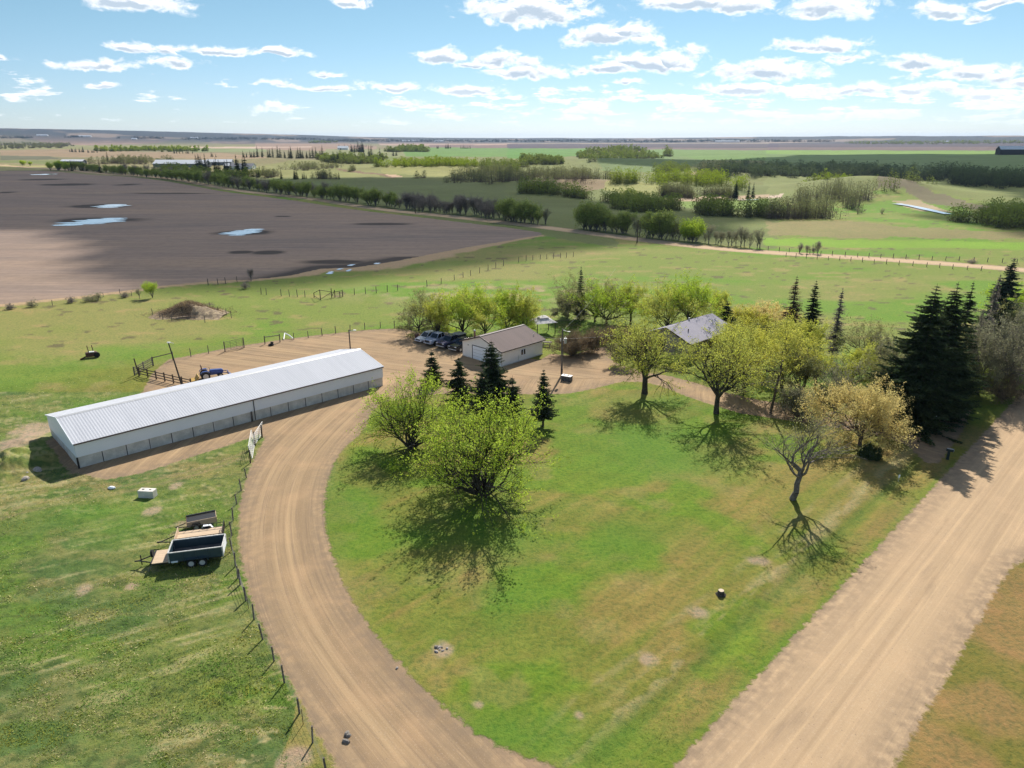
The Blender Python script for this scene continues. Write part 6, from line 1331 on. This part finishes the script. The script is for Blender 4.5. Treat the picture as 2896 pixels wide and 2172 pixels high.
# ---------------------------------------------------------------- woods that read as one mass
def woodmat(name, top, low):
    if name in MATS: return MATS[name]
    m, nt = newmat(name); s = N(nt); f = s.attr('rnd').outputs['Fac']; pos = s.n('ShaderNodeNewGeometry').outputs['Position']
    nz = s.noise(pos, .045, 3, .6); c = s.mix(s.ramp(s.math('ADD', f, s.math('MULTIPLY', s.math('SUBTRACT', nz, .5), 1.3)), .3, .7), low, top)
    d = s.n('ShaderNodeBsdfDiffuse'); t = s.n('ShaderNodeBsdfTranslucent'); s.put(d, 0, c); s.put(t, 0, c); mx = s.n('ShaderNodeMixShader'); mx.inputs[0].default_value = .3
    nt.links.new(d.outputs[0], mx.inputs[1]); nt.links.new(t.outputs[0], mx.inputs[2]); s.out(mx.outputs[0]); MATS[name] = m; return m
WM = {'green': ((.25, .30, .07), (.16, .16, .08)), 'bright': ((.32, .40, .04), (.19, .21, .06)), 'twig': ((.22, .23, .10), (.15, .125, .105)), 'dark': ((.115, .15, .075), (.08, .09, .07)), 'blue': ((.045, .065, .055), (.035, .045, .05))}  # dark: the cloud shade over those woods is put into the colour
wn = [500]
def wood(poly, n, H, kind, label, quads=85, cross=1.15):
    wn[0] += 1; r = np.random.default_rng(wn[0]); P = np.array([at(p)[:2] for p in poly]); x0, x1, y0, y1 = P[:, 0].min(), P[:, 0].max(), P[:, 1].min(), P[:, 1].max()
    X = r.uniform(x0, x1, n * 12); Y = r.uniform(y0, y1, n * 12); S_ = max(18, min(90, math.hypot(P[:, 0].mean(), P[:, 1].mean()) / 16)); jx = (fbm(X / S_, Y / S_, wn[0] + 3, 2) - .5) * S_ * 1.6; jy = (fbm(X / S_ + 7, Y / S_, wn[0] + 5, 2) - .5) * S_ * 1.6; k = inside(X + jx, Y + jy, P) & (fbm(X / S_ * 1.5, Y / S_ * 1.5, wn[0], 2) > .36); X, Y = X[k][:n], Y[k][:n]; n = len(X)
    if n == 0: return
    h = H * r.uniform(.4, 1.2, n) * (.7 + .5 * fbm(X / 25, Y / 25, 9, 2)); w = H * r.uniform(.22, .40, n) * cross; zb = hz(X, Y); D = np.hypot(X, Y).mean(); ls = max(.75, min(3.6, D / 700))
    t = r.uniform(.0, 1, (n, quads)); a = r.uniform(0, 6.283, (n, quads)); rad = np.sqrt(r.uniform(.02, 1, (n, quads))) * w[:, None] * np.sqrt(np.clip(1 - (2 * t - .9) ** 2 * .8, .1, 1))
    Q = np.stack([X[:, None] + rad * np.cos(a), Y[:, None] + rad * np.sin(a), zb[:, None] + t * h[:, None]], -1).reshape(-1, 3)
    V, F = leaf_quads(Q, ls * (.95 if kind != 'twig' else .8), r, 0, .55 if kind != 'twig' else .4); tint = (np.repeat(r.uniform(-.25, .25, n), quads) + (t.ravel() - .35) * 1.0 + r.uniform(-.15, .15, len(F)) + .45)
    S = np.stack([X, Y, zb - .3, X, Y, zb + h * .8, np.full(n, .16), np.full(n, .05)], 1); V2, F2 = tubes(S, 3)
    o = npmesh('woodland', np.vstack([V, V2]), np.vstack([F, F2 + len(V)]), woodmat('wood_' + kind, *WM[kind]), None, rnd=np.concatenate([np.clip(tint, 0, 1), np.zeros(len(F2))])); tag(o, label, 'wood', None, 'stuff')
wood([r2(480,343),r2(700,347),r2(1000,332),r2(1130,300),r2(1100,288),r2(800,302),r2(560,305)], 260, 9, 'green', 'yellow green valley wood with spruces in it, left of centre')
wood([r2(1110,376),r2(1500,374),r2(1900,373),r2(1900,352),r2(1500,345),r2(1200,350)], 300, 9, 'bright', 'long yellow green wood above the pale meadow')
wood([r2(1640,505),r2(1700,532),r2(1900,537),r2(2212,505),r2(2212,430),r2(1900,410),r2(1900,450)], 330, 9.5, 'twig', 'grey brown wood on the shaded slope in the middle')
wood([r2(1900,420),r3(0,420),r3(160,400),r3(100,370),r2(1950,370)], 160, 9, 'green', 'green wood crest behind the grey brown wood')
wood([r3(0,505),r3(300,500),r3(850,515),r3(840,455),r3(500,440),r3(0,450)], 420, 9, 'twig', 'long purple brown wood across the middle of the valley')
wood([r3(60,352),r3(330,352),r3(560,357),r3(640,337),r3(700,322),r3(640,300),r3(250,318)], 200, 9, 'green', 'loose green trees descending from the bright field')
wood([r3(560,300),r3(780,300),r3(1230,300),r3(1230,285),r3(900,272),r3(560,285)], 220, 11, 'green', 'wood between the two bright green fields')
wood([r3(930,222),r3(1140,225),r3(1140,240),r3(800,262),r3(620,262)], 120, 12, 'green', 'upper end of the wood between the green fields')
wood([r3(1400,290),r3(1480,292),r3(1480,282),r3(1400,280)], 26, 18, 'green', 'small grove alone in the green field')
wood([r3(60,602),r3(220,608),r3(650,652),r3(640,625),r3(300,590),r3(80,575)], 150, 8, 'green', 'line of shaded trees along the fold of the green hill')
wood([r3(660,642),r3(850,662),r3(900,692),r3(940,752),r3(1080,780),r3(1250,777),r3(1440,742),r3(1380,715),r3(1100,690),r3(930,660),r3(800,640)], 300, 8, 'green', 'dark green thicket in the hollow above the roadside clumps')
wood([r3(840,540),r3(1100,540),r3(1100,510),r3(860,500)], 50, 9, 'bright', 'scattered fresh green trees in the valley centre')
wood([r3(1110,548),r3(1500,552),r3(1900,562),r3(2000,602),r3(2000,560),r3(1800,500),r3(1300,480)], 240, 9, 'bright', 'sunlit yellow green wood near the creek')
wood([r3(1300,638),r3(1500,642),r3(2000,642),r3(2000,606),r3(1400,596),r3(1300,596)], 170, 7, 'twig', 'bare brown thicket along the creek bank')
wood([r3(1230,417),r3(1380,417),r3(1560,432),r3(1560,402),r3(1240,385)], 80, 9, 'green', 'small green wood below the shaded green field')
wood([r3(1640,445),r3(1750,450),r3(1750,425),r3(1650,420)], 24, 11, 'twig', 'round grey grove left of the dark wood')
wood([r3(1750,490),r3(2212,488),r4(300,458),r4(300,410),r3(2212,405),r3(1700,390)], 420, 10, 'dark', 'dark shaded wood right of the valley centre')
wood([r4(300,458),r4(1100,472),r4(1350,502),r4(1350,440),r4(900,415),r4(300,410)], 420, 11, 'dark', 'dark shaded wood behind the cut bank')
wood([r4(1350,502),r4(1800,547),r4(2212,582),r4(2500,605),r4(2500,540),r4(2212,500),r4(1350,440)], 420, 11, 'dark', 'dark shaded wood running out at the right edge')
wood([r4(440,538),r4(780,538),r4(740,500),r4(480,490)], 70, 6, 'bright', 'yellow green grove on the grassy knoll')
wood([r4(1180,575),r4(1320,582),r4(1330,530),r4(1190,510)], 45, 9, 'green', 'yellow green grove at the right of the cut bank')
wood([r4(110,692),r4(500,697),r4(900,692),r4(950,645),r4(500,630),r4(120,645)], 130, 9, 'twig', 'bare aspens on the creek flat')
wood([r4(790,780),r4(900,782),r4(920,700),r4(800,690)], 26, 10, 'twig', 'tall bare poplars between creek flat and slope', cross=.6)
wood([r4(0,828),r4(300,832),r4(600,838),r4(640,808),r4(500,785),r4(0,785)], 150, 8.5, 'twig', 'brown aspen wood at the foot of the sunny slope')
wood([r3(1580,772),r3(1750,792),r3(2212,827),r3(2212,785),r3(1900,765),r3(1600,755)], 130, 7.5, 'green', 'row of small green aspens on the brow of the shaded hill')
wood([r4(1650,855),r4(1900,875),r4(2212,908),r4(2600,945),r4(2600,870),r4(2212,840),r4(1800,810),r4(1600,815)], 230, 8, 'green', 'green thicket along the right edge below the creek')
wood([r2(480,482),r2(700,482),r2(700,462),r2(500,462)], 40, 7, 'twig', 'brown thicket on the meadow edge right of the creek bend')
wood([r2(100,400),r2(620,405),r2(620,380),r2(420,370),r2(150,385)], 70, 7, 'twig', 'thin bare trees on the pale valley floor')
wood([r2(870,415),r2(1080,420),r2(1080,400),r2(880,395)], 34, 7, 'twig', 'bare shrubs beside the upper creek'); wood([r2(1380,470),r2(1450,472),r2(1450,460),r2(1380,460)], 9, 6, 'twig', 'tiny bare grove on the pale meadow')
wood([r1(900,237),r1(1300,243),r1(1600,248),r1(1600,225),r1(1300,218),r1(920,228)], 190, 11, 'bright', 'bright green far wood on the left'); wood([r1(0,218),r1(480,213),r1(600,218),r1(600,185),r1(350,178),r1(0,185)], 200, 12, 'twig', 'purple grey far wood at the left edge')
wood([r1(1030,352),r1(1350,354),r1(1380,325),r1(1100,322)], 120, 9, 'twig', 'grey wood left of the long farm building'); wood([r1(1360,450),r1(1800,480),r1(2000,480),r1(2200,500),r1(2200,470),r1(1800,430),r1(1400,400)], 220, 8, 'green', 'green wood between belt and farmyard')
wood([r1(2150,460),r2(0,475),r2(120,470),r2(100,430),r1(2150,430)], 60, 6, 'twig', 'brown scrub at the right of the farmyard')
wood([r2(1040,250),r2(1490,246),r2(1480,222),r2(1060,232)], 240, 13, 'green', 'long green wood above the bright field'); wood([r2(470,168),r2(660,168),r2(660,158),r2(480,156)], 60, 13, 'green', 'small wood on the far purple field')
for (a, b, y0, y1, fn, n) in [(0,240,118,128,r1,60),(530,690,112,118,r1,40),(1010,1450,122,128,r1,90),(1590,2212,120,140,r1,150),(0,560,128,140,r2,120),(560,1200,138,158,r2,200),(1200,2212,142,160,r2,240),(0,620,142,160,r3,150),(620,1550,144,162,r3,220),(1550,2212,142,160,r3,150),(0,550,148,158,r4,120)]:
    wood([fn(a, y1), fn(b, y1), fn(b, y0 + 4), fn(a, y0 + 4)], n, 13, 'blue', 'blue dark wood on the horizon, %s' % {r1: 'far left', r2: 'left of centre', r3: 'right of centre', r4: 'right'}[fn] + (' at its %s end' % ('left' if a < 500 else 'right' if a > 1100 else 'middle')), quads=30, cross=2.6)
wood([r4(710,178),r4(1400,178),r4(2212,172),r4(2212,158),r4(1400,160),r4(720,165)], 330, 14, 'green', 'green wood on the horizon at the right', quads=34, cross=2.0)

# ---------------------------------------------------------------- far buildings
def shed(p, L, Wd, he, hr, rz, wall, roof, label, name='farm_building', nwin=0):
    a = at(p); root = empty(name, (a[0], a[1], a[2]), rz, label, 'building'); m = MB(); m.box((0, 0, he / 2), (L, Wd, he)); m.build('wall', wall, root)
    g = MB()
    for x in (-L / 2 + .05, L / 2 - .05): g.loft([[(x + d, -Wd / 2 + .05, he), (x + d, Wd / 2 - .05, he), (x + d, 0, hr - .1)] for d in (-.05, .05)])
    g.build('gable_wall', wall, root); gable(MB(), -L / 2 - .4, L / 2 + .4, -Wd / 2 - .5, Wd / 2 + .5, he - .1, hr, .15).build('roof', roof, root)
    MB().box((-L * .2, -Wd / 2 - .05, he * .4), (min(4, L * .12), .12, he * .78)).build('door', DARK, root)
    for k in range(nwin): MB().box((L * (.05 + .12 * k), -Wd / 2 - .05, he * .55), (1.2, .1, 1.0)).build('window', GLASSD, root)
WR = metal_roof('white_far_roof', (.78, .80, .84), (.7, .72, .76)); GW = pmat('grey_wall', (.22, .23, .26), .7)
shed(r1(1578, 374), 62, 16, 4.0, 8.0, R(-4), GW, WR, 'long white-roofed farm building beyond the shelterbelt', nwin=3)
shed(r1(1905, 362), 30, 11, 3.6, 6.5, R(5), GW, WR, 'small white-roofed shed between the farm spruces', nwin=1); shed(r1(2025, 388), 20, 9, 3.2, 5.6, R(0), GW, WR, 'small shed in front of the grey-roofed farmhouse'); shed(r1(2100, 392), 26, 10, 3.2, 6, R(-5), WHITE2, metal_roof('grey_far_roof', (.3, .3, .32), (.26, .26, .28)), 'grey-roofed farmhouse at the right of the far farmyard', nwin=3)
shed(r1(640, 345), 30, 9, 3, 5, R(-5), GW, WR, 'pale low building behind the left end of the belt'); shed(r4(2115, 268), 56, 14, 9, 15, R(0), DARK, WR, 'dark barn with a white roof alone on the far green field')
for i, (p, L, lb) in enumerate([(r1(368, 106), 70, 'leftmost white farm building on the horizon'), (r1(728, 114), 90, 'long white building on the horizon above the tan fields'), (r1(1161, 136), 30, 'tiny white building in the middle of the far tan field'), (r1(1680, 128), 50, 'white farmhouse under dark trees on the horizon'), (r2(755, 224), 26, 'white shed left of the spruce farm grove'),
      (r2(1340, 152), 120, 'string of white buildings on the horizon, left of centre'), (r2(1580, 156), 60, 'white building on the horizon left of the frame centre'), (r3(1860, 158), 150, 'long pale glasshouse-like building on the horizon, right of centre'), (r4(1525, 162), 50, 'white house in the green horizon wood')]): shed(p, L, 16, 4, 9, 0, WHITE2, WR, lb)

# ---------------------------------------------------------------- grass tufts, air
def tufts():
    r = np.random.default_rng(77); n = 230000; u = r.uniform(-.05, 1.05, n) * 2896; v = 1060 + (2230 - 1060) * r.uniform(0, 1, n) ** .85
    a = (u - CX) / FL; b = (v - CY) / FL; t = -CH / (-math.sin(PITCH) - b * math.cos(PITCH)); X = a * t; Y = (math.cos(PITCH) - b * math.sin(PITCH)) * t
    dr = sd_poly(X, Y, W(DRIVE)); r0 = np.array(ROAD_L[1]); rd = np.array(ROAD_L[0]) - r0; rd /= np.linalg.norm(rd); ul = (X - r0[0]) * rd[1] - (Y - r0[1]) * rd[0]
    left = (X < (-13 - (Y - 33) * .16)) & (Y < 110); thatch = fbm(X / 3.1, Y / 1.9, 41, 4) > .5
    keep = (dr < .15) & ((ul < .1) | (ul > 13.5)) & (left | (r.uniform(0, 1, n) < .45)) & (Y < 125)
    c, s_ = math.cos(R(43.9)), math.sin(R(43.9)); bx = (X + 45.75) * c + (Y - 68) * s_; by = -(X + 45.75) * s_ + (Y - 68) * c; keep &= ~((bx > -.5) & (bx < 39) & (by > -.4) & (by < 11.8))
    X, Y, left, thatch = X[keep], Y[keep], left[keep], thatch[keep]; n = len(X); L = np.where(left, r.uniform(.06, .18, n), r.uniform(.04, .10, n)) * (.6 + .8 * fbm(X / 2, Y / 2, 5, 3)); 
    d = r.normal(size=(n, 3)); d[:, 2] = np.abs(d[:, 2]) * .7 + .25; d /= np.linalg.norm(d, axis=1)[:, None]; w = np.cross(d, r.normal(size=(n, 3))); w /= np.linalg.norm(w, axis=1)[:, None]; w *= (L * .2)[:, None]
    B = np.stack([X, Y, hz(X, Y) - .02], 1); V = np.stack([B - w, B + w, B + d * L[:, None]], 1).reshape(-1, 3); F = np.arange(3 * n).reshape(n, 3)
    m, nt = newmat('grass_blades'); s = N(nt); pos = s.n('ShaderNodeNewGeometry').outputs['Position']; f = s.attr('rnd').outputs['Fac']
    c1 = s.mix(s.ramp(s.noise(pos, .35, 3), .4, .6), (.15, .27, .05), (.27, .28, .06)); c2 = s.mix(s.ramp(f, .55, .8), c1, (.60, .52, .30)); dd = s.n('ShaderNodeBsdfDiffuse'); s.put(dd, 0, c2); tl = s.n('ShaderNodeBsdfTranslucent'); s.put(tl, 0, s.mix(1.0, c2, (1.5, 1.5, 1.5), 'MULTIPLY')); mx = s.n('ShaderNodeMixShader'); mx.inputs[0].default_value = .5; nt.links.new(dd.outputs[0], mx.inputs[1]); nt.links.new(tl.outputs[0], mx.inputs[2]); s.out(mx.outputs[0])
    rn = np.clip(r.uniform(0, .62, n) + thatch * left * r.uniform(0, .38, n), 0, 1); tag(npmesh('grass', V, F, m, None, rnd=rn), 'short tufts of green and dry grass over pasture and lawn', 'grass', None, 'stuff')
tufts()
def haze():
    o = MB().box((0, 2000, 60), (34000, 34000, 124)).build('haze', None); m = bpy.data.materials.new('air'); m.use_nodes = True; nt = m.node_tree; nt.nodes.clear()
    v = nt.nodes.new('ShaderNodeVolumePrincipled'); v.inputs['Color'].default_value = (.50, .68, 1, 1); v.inputs['Density'].default_value = 3.4e-5; v.inputs['Anisotropy'].default_value = .3
    q = nt.nodes.new('ShaderNodeOutputMaterial'); nt.links.new(v.outputs[0], q.inputs['Volume']); o.data.materials.clear(); o.data.materials.append(m); tag(o, 'thin pale air over the whole plain', 'haze', None, 'stuff')
haze()
for L in PA.values():
    for o in L:
        if '_used' in o: del o['_used']
